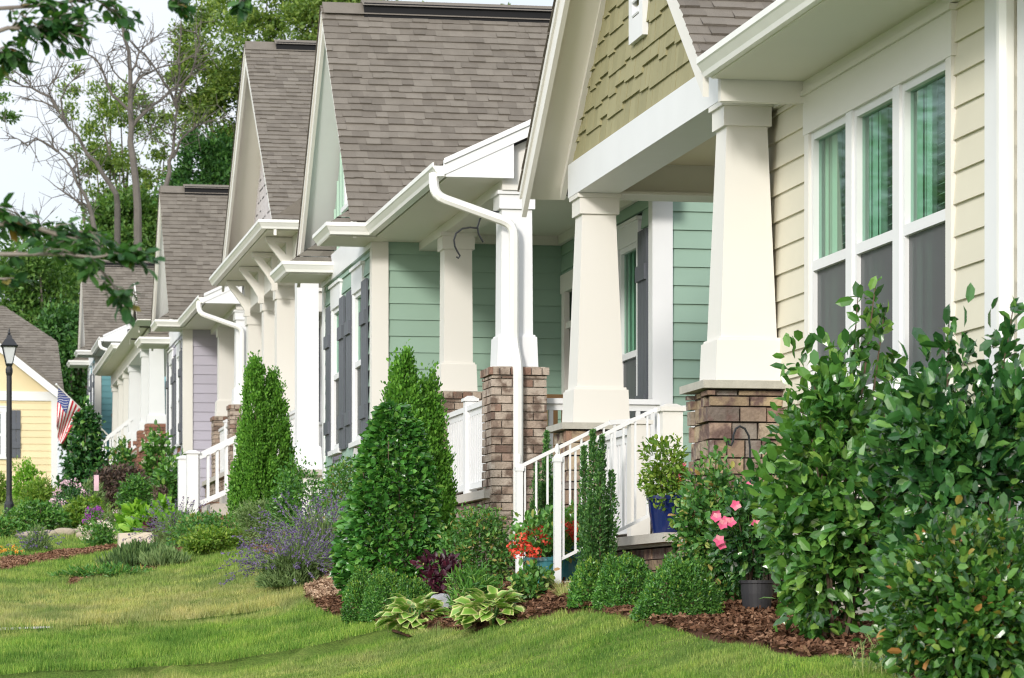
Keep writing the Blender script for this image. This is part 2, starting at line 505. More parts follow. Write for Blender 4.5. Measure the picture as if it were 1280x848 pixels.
L = dict(
    camellia=leafmat('camellia_leaf', [(0, (.024, .088, .02)), (.4, (.056, .165, .03)), (.8, (.11, .26, .045)), (1, (.24, .4, .08))], .24, .22, .6),
    camellia_mid=leafmat('mid_camellia_leaf', [(0, (.028, .11, .022)), (.5, (.062, .205, .034)), (.85, (.11, .3, .05)), (1, (.22, .4, .08))], .26, .22, .55),
    camellia_dark=leafmat('dark_camellia_leaf', [(0, (.014, .058, .017)), (.5, (.03, .108, .027)), (.86, (.068, .185, .042)), (1, (.17, .32, .065))], .22, .16, .6),
    laurel=leafmat('laurel_leaf', [(0, (0.044, 0.138, 0.027)), (.5, (0.081, 0.219, 0.037)), (.85, (0.138, 0.300, 0.056)), (1, (0.250, 0.413, 0.088))], .32, .25, .5),
    redtip=leafmat('red_tip_leaf', [(0, (.018, .065, .015)), (.5, (.05, .145, .025)), (.85, (.1, .22, .035)), (.965, (.2, .28, .05)), (1, (.42, .17, .06))], .26, .22, .5),
    nandina=leafmat('nandina_leaf', [(0, (0.035, 0.119, 0.028)), (.5, (0.077, 0.217, 0.042)), (.85, (0.154, 0.308, 0.063)), (.96, (0.350, 0.392, 0.098)), (1, (0.504, 0.280, 0.126))], .4, .25, .5),
    box=leafmat('boxwood_leaf', [(0, (.03, .11, .024)), (.5, (.07, .205, .034)), (1, (.16, .34, .06))], .35, .22, .5),
    holly=leafmat('holly_leaf', [(0, (0.030, 0.098, 0.027)), (.5, (0.060, 0.173, 0.039)), (1, (0.150, 0.300, 0.075))], .4, .2, .5),
    arbor=leafmat('arborvitae_spray', [(0, (0.050, 0.154, 0.018)), (.5, (0.094, 0.253, 0.024)), (1, (0.176, 0.374, 0.050))], .55, .22, .3),
    azalea=leafmat('azalea_leaf', [(0, (0.041, 0.135, 0.027)), (.5, (0.081, 0.223, 0.041)), (.85, (0.149, 0.311, 0.061)), (1, (0.351, 0.270, 0.081))], .45, .22, .4),
    lime=leafmat('lime_leaf', [(0, (0.099, 0.264, 0.022)), (.5, (0.187, 0.396, 0.039)), (1, (0.308, 0.506, 0.066))], .45, .3, .4),
    olive=leafmat('yellow_green_leaf', [(0, (0.072, 0.168, 0.018)), (.5, (0.144, 0.264, 0.030)), (1, (0.264, 0.360, 0.054))], .5, .28, .35),
    plum=leafmat('plum_leaf', [(0, (.03, .008, .016)), (.6, (.065, .014, .03)), (1, (.13, .03, .05))], .4, .2, .5, (1.4, .6, .9)),
    smoke=leafmat('bronze_leaf', [(0, (.05, .035, .03)), (.6, (.09, .06, .045)), (1, (.15, .1, .07))], .6, .2, .4, (1.2, 1, .9)),
    lavleaf=leafmat('lavender_leaf', [(0, (.11, .18, .07)), (.5, (.17, .26, .1)), (1, (.27, .36, .15))], .7, .25, .2),
    lavflower=leafmat('lavender_flower', [(0, (.10, .065, .17)), (.5, (.165, .12, .26)), (1, (.25, .2, .33))], .7, .2, .2, (1, 1, 1)),
    rosemary=leafmat('rosemary_needle', [(0, (.05, .1, .035)), (.5, (.08, .15, .045)), (1, (.14, .21, .07))], .6, .2, .3),
    grasspl=leafmat('striped_grass', [(0, (.3, .38, .12)), (.5, (.46, .5, .2)), (1, (.62, .6, .3))], .5, .3, .3),
    tree_a=leafmat('light_tree_leaf', [(0, (0.073, 0.141, 0.027)), (.5, (0.135, 0.214, 0.039)), (1, (0.245, 0.318, 0.067))], .5, .35, .35),
    tree_b=leafmat('mid_tree_leaf', [(0, (0.043, 0.117, 0.022)), (.5, (0.086, 0.184, 0.034)), (1, (0.160, 0.271, 0.056))], .5, .3, .35),
    tree_c=leafmat('dark_tree_leaf', [(0, (0.022, 0.077, 0.020)), (.5, (0.049, 0.140, 0.031)), (1, (0.105, 0.238, 0.049))], .5, .25, .35),
    near=leafmat('street_tree_leaf', [(0, (.014, .06, .016)), (.5, (.032, .105, .024)), (.96, (.08, .19, .04)), (1, (.3, .16, .04))], .5, .3, .4),
    red=leafmat('coral_petal', [(0, (.62, .05, .03)), (.6, (.75, .09, .05)), (1, (.82, .2, .12))], .6, .25, .2, (1, 1, 1)),
    pink=leafmat('pink_petal', [(0, (.75, .07, .2)), (.6, (.8, .16, .3)), (1, (.85, .4, .42))], .6, .25, .2, (1, 1, 1)),
    palepink=leafmat('pale_pink_petal', [(0, (.7, .42, .52)), (1, (.82, .62, .68))], .6, .25, .2, (1, 1, 1)),
    whitep=leafmat('cream_petal', [(0, (.8, .68, .5)), (1, (.85, .8, .68))], .6, .25, .2, (1, 1, 1)),
    orange=leafmat('marigold_petal', [(0, (.8, .12, .04)), (.5, (.85, .4, .04)), (1, (.85, .6, .08))], .6, .25, .2, (1, 1, 1)),
    magenta=leafmat('magenta_petal', [(0, (.35, .05, .42)), (1, (.5, .1, .55))], .6, .25, .2, (1, 1, 1)),
)

# ------------------------------------------------------------------ leaves
T_OVAL = (np.array([(0, 0, 0), (-.24, .28, .05), (-.23, .72, .03), (0, 1, -.10), (.23, .72, .03), (.24, .28, .05), (0, .33, 0), (0, .76, -.03)]),
          [(0, 6, 1), (1, 6, 7, 2), (2, 7, 3), (0, 5, 6), (5, 4, 7, 6), (4, 3, 7)])
T_DIAM = (np.array([(0, 0, 0), (-.26, .5, .06), (0, 1, -.04), (.26, .5, .06)]), [(0, 2, 1), (0, 3, 2)])
T_LONG = (np.array([(0, 0, 0), (-.11, .45, .03), (0, 1, -.06), (.11, .45, .03)]), [(0, 2, 1), (0, 3, 2)])
T_SPRAY = (np.array([(0, 0, 0), (-.22, .35, .02), (-.3, .75, 0), (0, .55, .02), (0, 1.05, -.05), (.3, .75, 0), (.22, .35, .02)]),
           [(0, 3, 1), (1, 3, 2), (0, 6, 3), (6, 5, 3), (3, 4, 2), (3, 5, 4)])
T_PETAL = (np.array([(0, 0, 0), (-.4, .6, .1), (0, 1, 0), (.4, .6, .1)]), [(0, 3, 2, 1)])


def leaf_mesh(tpl, pos, g, n, size):
    """instances of a leaf template: returns verts, idx, sizes"""
    V, Fc = tpl
    pos = np.asarray(pos, float); K = len(pos)
    y = nrm(g); x = nrm(np.cross(y, n)); z = np.cross(x, y)
    size = np.broadcast_to(np.asarray(size, float).reshape(-1, 1, 1) if np.ndim(size) else size, (K, 1, 1))
    W = (V[None, :, 0:1] * x[:, None, :] + V[None, :, 1:2] * y[:, None, :] + V[None, :, 2:3] * z[:, None, :]) * size + pos[:, None, :]
    nv = len(V)
    fi = np.concatenate([np.array(f) for f in Fc]); fs = np.array([len(f) for f in Fc])
    idx = (np.arange(K)[:, None] * nv + fi[None, :]).ravel(); sizes = np.tile(fs, K)
    return W.reshape(-1, 3), idx, sizes


def merge(parts):
    vs, ix, sz, n = [], [], [], 0
    for v, i, s in parts:
        vs.append(v); ix.append(i + n); sz.append(s); n += len(v)
    return np.concatenate(vs), np.concatenate(ix), np.concatenate(sz)


def rand_dir(k, rng):
    return nrm(rng.normal(size=(k, 3)))


def lumps(d, rng, amp, fr=3.0):
    out = np.zeros(len(d))
    for _ in range(6):
        w = rng.normal(size=3) * fr
        out += np.cos(d @ w + rng.uniform(0, 6.28))
    return 1 + amp * out / 2.5


def crown_points(shape, c, rx, ry, h, k, rng, shell=.55, amp=.12, fr=3.0, cpow=.72):
    """points (and outward directions) spread through a crown whose base is c"""
    c = np.array(c, float)
    if shape == 'cone' or shape == 'column':
        z = rng.beta(1.0, 1.35 if shape == 'cone' else 1.0, k)
        a = rng.uniform(0, 2 * math.pi, k)
        if shape == 'cone':
            prof = np.where(z < .12, .72 + .28 * z / .12, (1 - (z - .12) / .88) ** cpow)
        else:
            prof = np.where(z < .1, .6 + .4 * z / .1, (1 - np.clip((z - .6) / .4, 0, 1) ** 1.6 * .75))
        d = np.stack([np.cos(a), np.sin(a), np.full(k, .35)], 1)
        rr = shell + (1 - shell) * np.sqrt(rng.uniform(0, 1, k)) * 1.0
        q = np.stack([np.cos(a), np.sin(a), z * 2.6], 1)
        lp = lumps(q * 1.0, rng, amp, fr)
        p = np.stack([np.cos(a) * rx * prof * rr * lp, np.sin(a) * ry * prof * rr * lp, z * h], 1)
        return c + p, nrm(d)
    d = rand_dir(k, rng)
    if shape == 'dome':
        d[:, 2] = np.abs(d[:, 2]) * 1.0
        m = rng.uniform(size=k) < .22
        d[m, 2] *= .15
        d = nrm(d)
    rr = (shell ** 3 + (1 - shell ** 3) * rng.uniform(0, 1, k)) ** (1 / 3)
    lp = lumps(d, rng, amp, fr)
    s = (rr * lp)[:, None]
    if shape == 'barrel':
        q = np.sign(d) * np.abs(d) ** .62
        p = q * s * np.array([rx, ry, h / 2]) + np.array([0, 0, h / 2])
    elif shape == 'dome':
        p = d * s * np.array([rx, ry, h]) + np.array([0, 0, .0])
    else:
        p = d * s * np.array([rx, ry, h / 2]) + np.array([0, 0, h / 2])
    return c + p, d


def leaves_on(tpl, p, d, rng, size, up=.35, spread=.9, sizevar=.42, droop=0.0):
    k = len(p)
    g = d + rng.normal(size=(k, 3)) * spread + np.array([0, 0, up - droop])
    n = d * .8 + rng.normal(size=(k, 3)) * .6 + np.array([0, 0, .8])
    return leaf_mesh(tpl, p, g, n, size * rng.uniform(1 - sizevar, 1 + sizevar, k))


def uv_of(k):
    return np.tile(np.array([(1, 0)] * 6 + [(0, 0)] * 2, float), (k, 1))


def shrub(name, label, px, ytop, wpx, Y, mat, tpl=T_DIAM, size=.03, n=3000, shape='ball', depth=1.0, clump=0, amp=.14, shell=.5, group=None,
          cat='shrub', up=.3, spread=.9, stems=5, sink=.0, flowers=None, seed=None, X=None, lift=0.0, top=None, fr=3.0, csig=.12, cpow=.72):
    """a plant whose picture column, top and width are known and which stands on the ground at distance Y"""
    seed = seed if seed is not None else int(px * 7 + ytop * 13 + Y * 101)
    rng = np.random.default_rng(seed)
    X = at(px, Y) if X is None else X
    zd = zdep(X, Y)
    z0 = gz(X, Y)
    ztop = (HZ - ytop) / F * zd
    h = max(ztop - z0, .06); w = wpx * zd / F
    rx, ry = w / 2, w / 2 * depth
    t = thing(name, label, cat, (X, Y, z0), group)
    c = (X, Y, z0 - sink + lift)
    hh = (h + sink - lift)
    if clump:
        cp, cd = crown_points(shape, c, rx * .86, ry * .86, hh * .94, clump, rng, shell, amp, fr)
        which = rng.integers(0, clump, n)
        off = rng.normal(size=(n, 3)) * np.array([rx, ry, hh / 2]) * csig
        p = cp[which] + off
        d = nrm(cd[which] * .7 + off / (np.linalg.norm(off, axis=1, keepdims=True) + 1e-6) * .6)
    else:
        p, d = crown_points(shape, c, rx, ry, hh, n, rng, shell, amp, fr, cpow)
    keep = p[:, 2] > ground(p[:, 0], p[:, 1]) + .004
    p, d = p[keep], d[keep]
    v, i, s = leaves_on(tpl, p, d, rng, size, up, spread)
    make_obj('foliage', v, i, s, mat, t)
    if stems:
        mb = MB()
        for k in range(stems):
            a = 6.28 * k / stems + rng.uniform(-.4, .4)
            e = np.array([math.cos(a) * rx * .5, math.sin(a) * ry * .5, hh * rng.uniform(.55, .85)])
            b = np.array([X + math.cos(a) * rx * .1, Y + math.sin(a) * ry * .1, z0 - .03])
            m_ = b + e * .5 + rng.normal(size=3) * .03
            r0 = max(.006, w * .012)
            mb.tube([b, m_, b + e], [r0, r0 * .7, r0 * .3], 5)
        mb.build('stem', M['twig'], t)
    if flowers:
        fm, cnt, petals, fsize, spreadf = flowers
        fp, fd = crown_points(shape, c, rx * 1.02, ry * 1.02, hh * 1.0, cnt * 4, rng, .97, amp * .6, fr)
        sel = (fd[:, 1] < .35) & (fp[:, 2] > z0 + hh * spreadf)
        fp, fd = fp[sel][:cnt], fd[sel][:cnt]
        for q in range(len(fp)):
            make_obj('blossom', *bloom(fp[q], fd[q], petals, fsize, rng), fm, t)
    return t


def bloom(p, d, petals, size, rng):
    """one flower head: petals crowded round its middle"""
    k = petals
    if k <= 6:
        a = np.arange(k) * 2 * math.pi / k + rng.uniform(0, 6)
        x = nrm(np.cross(d, [0.3, .2, 1])); y = np.cross(d, x)
        g = np.cos(a)[:, None] * x + np.sin(a)[:, None] * y + d * .35
        return leaf_mesh(T_PETAL, np.tile(p, (k, 1)), g, np.tile(d, (k, 1)) + .01, size * rng.uniform(.85, 1.1, k))
    dd = rand_dir(k, rng)
    pos = p + dd * size * .75 * np.array([1, 1, .8])
    return leaf_mesh(T_PETAL, pos, np.cross(dd, rand_dir(k, rng)), dd, size * .48 * rng.uniform(.8, 1.2, k))


# ------------------------------------------------------------------ pieces of houses
GUT = [(0, 0), (.075, .0), (.085, .03), (.115, .075), (.125, .085), (.125, .125), (.112, .125), (.112, .095), (.012, .095), (.0, .125)]


def gutter(root, path, sub=None):
    """eave gutter; path runs so that the outside is on its left"""
    o = MB().sweep(path, GUT).build('gutter', M['gutter'], sub or root)
    return o


def downspout(root, path, rad=.047):
    mb = MB(); mb.tube(path, rad, 8)
    d = mb.build('downspout', M['gutter'], root, smooth=False)
    return d


def rounded(path, r=.12, n=4):
    """corners of a polyline rounded off"""
    P = [np.array(p, float) for p in path]; out = [P[0]]
    for i in range(1, len(P) - 1):
        a = P[i] + nrm(P[i - 1] - P[i]) * min(r, np.linalg.norm(P[i - 1] - P[i]) * .45)
        b = P[i] + nrm(P[i + 1] - P[i]) * min(r, np.linalg.norm(P[i + 1] - P[i]) * .45)
        for k in range(n + 1):
            t = k / n
            out.append((1 - t) ** 2 * a + 2 * t * (1 - t) * P[i] + t * t * b)
    out.append(P[-1])
    return out


def window(root, fr, a0, a1, z0, z1, header=.22, side=.09, rail=None, blinds=True, curt=True, sill=True, mull=(), name='window', trim='white', blind_at=1):
    mb = MB()
    if side:
        fr.box(mb, a0 - side, a0, z0 - .02, z1, -.02, .036); fr.box(mb, a1, a1 + side, z0 - .02, z1, -.02, .036)
    if header:
        fr.box(mb, a0 - side - .02, a1 + side + .02, z1, z1 + header, -.02, .04)
        fr.box(mb, a0 - side - .045, a1 + side + .045, z1 + header, z1 + header + .035, -.02, .062)
    if sill: fr.box(mb, a0 - side - .04, a1 + side + .04, z0 - .075, z0 - .02, -.02, .07)
    w = mb.build(name, M[trim], root)
    edges = [a0] + [m for pr in mull for m in pr] + [a1]
    units = [(edges[i], edges[i + 1]) for i in range(0, len(edges), 2)]
    mb = MB()
    for (m0, m1) in mull: fr.box(mb, m0, m1, z0 - .02, z1, -.02, .034)
    fs = .05
    zr = rail if rail is not None else z0 + (z1 - z0) * .52
    for u0, u1 in units:
        fr.box(mb, u0, u0 + fs, z0 - .02, z1, -.04, .016); fr.box(mb, u1 - fs, u1, z0 - .02, z1, -.04, .016)
        fr.box(mb, u0 + fs, u1 - fs, z1 - fs, z1, -.04, .014); fr.box(mb, u0 + fs, u1 - fs, z0 - .02, z0 + fs, -.04, .014)
        fr.box(mb, u0 + fs, u1 - fs, zr - .025, zr + .04, -.04, .018)
    mb.build('frame', M['white'], w)
    pg, sg = MB(), MB()
    for u0, u1 in units:
        pg.add([fr.P(u0 + fs, zr + .04, -.022), fr.P(u1 - fs, zr + .04, -.022), fr.P(u1 - fs, z1 - fs, -.022), fr.P(u0 + fs, z1 - fs, -.022)], [(0, 1, 2, 3)])
        pg.add([fr.P(u0 + fs, z0 + fs, -.034), fr.P(u1 - fs, z0 + fs, -.034), fr.P(u1 - fs, zr - .025, -.034), fr.P(u0 + fs, zr - .025, -.034)], [(0, 1, 2, 3)])
        sg.add([fr.P(u0 + fs, z0 + fs, -.012), fr.P(u1 - fs, z0 + fs, -.012), fr.P(u1 - fs, zr - .025, -.012), fr.P(u0 + fs, zr - .025, -.012)], [(0, 1, 2, 3)])
    pg.build('pane', M['glass'], w)
    sg.build('insect_screen', M['screen_mesh'], w)
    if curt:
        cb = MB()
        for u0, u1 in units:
            wv = (u1 - u0) * .58; st = u1 + .16 - wv; pn = 5  # panels kept apart so dark stripes stand in for shade between folds
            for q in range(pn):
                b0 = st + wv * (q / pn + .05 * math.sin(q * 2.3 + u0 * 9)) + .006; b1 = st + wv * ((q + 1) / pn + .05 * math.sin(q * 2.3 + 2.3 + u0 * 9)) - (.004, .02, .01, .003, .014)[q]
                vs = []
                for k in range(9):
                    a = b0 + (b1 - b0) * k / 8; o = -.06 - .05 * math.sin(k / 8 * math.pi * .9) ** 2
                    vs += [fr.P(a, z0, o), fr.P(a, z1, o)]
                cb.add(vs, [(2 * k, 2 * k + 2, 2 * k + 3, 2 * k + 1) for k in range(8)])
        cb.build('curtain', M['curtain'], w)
    if blinds:
        bb = MB()
        for u0, u1 in units:
            z = z0 + .03
            while z < z1 - .05:
                bb.add([fr.P(u0 + .0, z, -.075), fr.P(u0 + .46 * (u1 - u0) + .1, z, -.075), fr.P(u0 + .46 * (u1 - u0) + .1, z + .022, -.115), fr.P(u0 + .0, z + .022, -.115)], [(0, 1, 2, 3)])
                z += .058
        bb.build('blind', M['blind'], w)
    return w


def shutter(root, fr, a0, a1, z0, z1):
    mb = MB(); n = 3; w = (a1 - a0) / n
    for k in range(n): fr.box(mb, a0 + k * w + .004, a0 + (k + 1) * w - .004, z0, z1, .024, .05)
    s = mb.build('shutter', M['shutter'], root)
    for zc in (z0 + .32, z1 - .42):
        b = MB(); fr.box(b, a0 + .002, a1 - .002, zc - .075, zc + .075, .05, .075); b.build('batten', M['shutter'], s)
    return s


def railing(root, p0, p1, z0, z1, mat='white', step=.11, post=True, name='railing', pw=.032):
    """guard rail between two points at porch level"""
    a = np.array(p0, float); b = np.array(p1, float); Ln = np.linalg.norm(b - a); d = (b - a) / Ln
    fr = Fr(a, d, (-d[1], d[0]))
    mb = MB()
    fr.box(mb, 0, Ln, z1 - .05, z1, -.045, .045); fr.box(mb, 0, Ln, z1 - .11, z1 - .052, -.022, .022)
    r = mb.build(name, M[mat], root)
    mb = MB(); fr.box(mb, 0, Ln, z0 + .07, z0 + .13, -.025, .025); mb.build('bottom_rail', M[mat], r)
    n = max(2, int(Ln / step))
    for k in range(n):
        a_ = (k + .5) * Ln / n
        q = MB(); fr.box(q, a_ - pw / 2, a_ + pw / 2, z0 + .13, z1 - .11, -pw / 2, pw / 2)
        q.build('baluster', M[mat], r)
    return r


def column(root, cx, cy, z0, z1, w0, w1, mat='cream_white', base=.3, cap=.17, tall=True):
    mb = MB()
    mb.taper(cx, cy, z0 + base, z1 - cap, w0 * .98, w1)
    c = mb.build('column', M[mat], root)
    b = MB(); b.taper(cx, cy, z0, z0 + base - .02, w0 + .08, w0 + .06); b.taper(cx, cy, z0 + base - .02, z0 + base + .0, w0 + .035, w0 + .03)
    b.build('base', M[mat], c)
    b = MB(); b.taper(cx, cy, z1 - cap, z1 - .035, w1 + .05, w1 + .05); b.taper(cx, cy, z1 - .035, z1, w1 + .09, w1 + .09)
    b.build('cap', M[mat], c)
    return c


def newel(root, x, y, z0, z1, w=.11, mat='white', ball=False, name='newel_post'):
    mb = MB(); mb.box(x - w / 2, x + w / 2, y - w / 2, y + w / 2, z0, z1)
    o = mb.build(name, M[mat], root)
    c = MB()
    c.taper(x, y, z1 + .0, z1 + .03, w * 1.28, w * 1.28); c.taper(x, y, z1 + .03, z1 + .055, w * 1.1, w * .5)
    if ball: c.lathe(x, y, [(w * .2, z1 + .055), (w * .32, z1 + .07), (w * .36, z1 + .095), (w * .25, z1 + .12), (.004, z1 + .132)], 12)
    c.build('post_cap', M[mat], o)
    return o


def gable_roof(root, xf, xb, yn, yr, yf, ze, zr, seed, soffit='soffit', rake=.2, th=.16, over=None):
    """steep roof with its ridge running back from the street (along x) and the gable to the street"""
    ln = math.hypot(yr - yn, zr - ze); lf = math.hypot(yf - yr, zr - ze)
    bn = np.array([0, yr - yn, zr - ze]) / ln; nn = np.array([0, -(zr - ze), yr - yn]) / ln
    bf = np.array([0, yr - yf, zr - ze]) / lf; nf = np.array([0, zr - ze, yf - yr]) / lf
    mb = MB()
    mb.prism([(xf + .03, yn, ze), (xf + .03, yr, zr), (xf + .03, yf, ze), (xf + .03, yf, ze - .05), (xf + .03, yr, zr - th * 1.35), (xf + .03, yn, ze - .05)], (xb - xf - .03, 0, 0))
    roof = mb.build('roof', M['deck'], root)
    xs = xf - .045
    w = xb - xs
    shingles((xs, yn - .03, ze - .02), (1, 0, 0), bn, nn, [(0, 0), (w, 0), (w, ln + .03), (0, ln + .03)], seed=seed).build('shingles', M['roof'], roof)
    shingles((xb, yf + .03, ze - .02), (-1, 0, 0), bf, nf, [(0, 0), (w, 0), (w, lf + .03), (0, lf + .03)], seed=seed + 1, exposure=.25).build('shingles', M['roof'], roof)
    rb = MB()
    rb.prism([(xf - .02, yr - .17, zr - .10), (xf - .02, yr, zr + .055), (xf - .02, yr + .17, zr - .10), (xf - .02, yr, zr + .02)], (xb - xf, 0, 0))
    rb.build('ridge_cap', M['roof'], roof)
    vb = MB(); vb.box(xf + .45, xb, yr - .15, yr + .15, zr - .13, zr + .035)
    vb.build('ridge_vent', M['ridge'], roof)
    cb = MB(); cb.prism([(xf + .43, yr - .19, zr + .0), (xf + .43, yr, zr + .095), (xf + .43, yr + .19, zr + .0), (xf + .43, yr, zr + .07)], (xb - xf - .43, 0, 0))
    cb.build('vent_cap', M['roof'], roof)
    tb = MB()
    d = .035
    for (y0, s) in ((yn, 1), (yf, -1)):
        # rake boards on the street edge, stood proud of the deck
        tb.prism([(xf - .012, y0, ze - .015), (xf - .012, yr, zr - .012), (xf - .012, yr, zr - rake * 1.35), (xf - .012, y0, ze - rake - .0)], (.04, 0, 0))
        tb.prism([(xf - .03, y0 - s * .015, ze - .012), (xf - .03, yr, zr - .008), (xf - .03, yr, zr - .085), (xf - .03, y0 - s * .015, ze - .085)], (.018, 0, 0))
    tb.build('rake_board', M['cream_white'], roof)
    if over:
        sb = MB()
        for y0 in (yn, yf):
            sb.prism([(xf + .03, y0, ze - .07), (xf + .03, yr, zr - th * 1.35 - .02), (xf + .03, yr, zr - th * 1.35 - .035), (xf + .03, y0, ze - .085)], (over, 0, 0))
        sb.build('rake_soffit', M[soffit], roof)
    return roof


def eave_return(root, x0, x1, y0, y1, ze, seed, near=True):
    """small hipped skirt at the foot of the gable with its own gutter"""
    mb = MB()
    mb.box(x0 + .03, x1, y0 + .03, y1 - .03, ze - .12, ze - .1)
    r = mb.build('eave_return', M['soffit'], root)
    h = .36; hx = x0 + .5
    sk = MB()
    P = lambda x, y, z: (x, y, z)
    rows = 4
    for k in range(rows):
        t0, t1 = k / rows, (k + 1) / rows
        # near, street and far slopes, one course at a time
        xa, xb2 = x0 + (hx - x0) * t0, x0 + (hx - x0) * t1
        ya, yb2 = y0 + .42 * t0, y0 + .42 * t1
        yc, yd = y1 - .42 * t0, y1 - .42 * t1
        za, zb = ze + h * t0, ze + h * t1
        l = .012
        n = 4
        for q in range(n):
            a0, a1 = q / n, (q + 1) / n
            sk.add([(xa + (x1 - xa) * a0, ya, za + l), (xa + (x1 - xa) * a1, ya, za + l), (xb2 + (x1 - xb2) * a1, yb2, zb), (xb2 + (x1 - xb2) * a0, yb2, zb)], [(0, 1, 2, 3)])
            sk.add([(xa, ya + (yc - ya) * a1, za + l), (xa, ya + (yc - ya) * a0, za + l), (xb2, yb2 + (yd - yb2) * a0, zb), (xb2, yb2 + (yd - yb2) * a1, zb)], [(0, 1, 2, 3)])
            sk.add([(x1 - (x1 - xa) * a0, yc, za + l), (x1 - (x1 - xa) * a1, yc, za + l), (x1 - (x1 - xb2) * a1, yd, zb), (x1 - (x1 - xb2) * a0, yd, zb)], [(0, 1, 2, 3)])
    sk.add([(hx, y0 + .42, ze + h), (x1, y0 + .42, ze + h), (x1, y1 - .42, ze + h), (hx, y1 - .42, ze + h)], [(0, 1, 2, 3)])
    sk.build('shingles', M['roof'], r)
    return r


M['screen_mesh'] = None


def screen_material():
    m, nt, out = nodes_of('insect_screen_mesh')
    b = N(nt, 'ShaderNodeBsdfPrincipled'); b.inputs['Base Color'].default_value = (.11, .11, .115, 1); b.inputs['Roughness'].default_value = .7
    t = N(nt, 'ShaderNodeBsdfTransparent')
    mx = N(nt, 'ShaderNodeMixShader'); mx.inputs[0].default_value = .72
    nt.links.new(t.outputs[0], mx.inputs[1]); nt.links.new(b.outputs[0], mx.inputs[2]); nt.links.new(mx.outputs[0], out.inputs[0])
    return m


M['screen_mesh'] = screen_material()


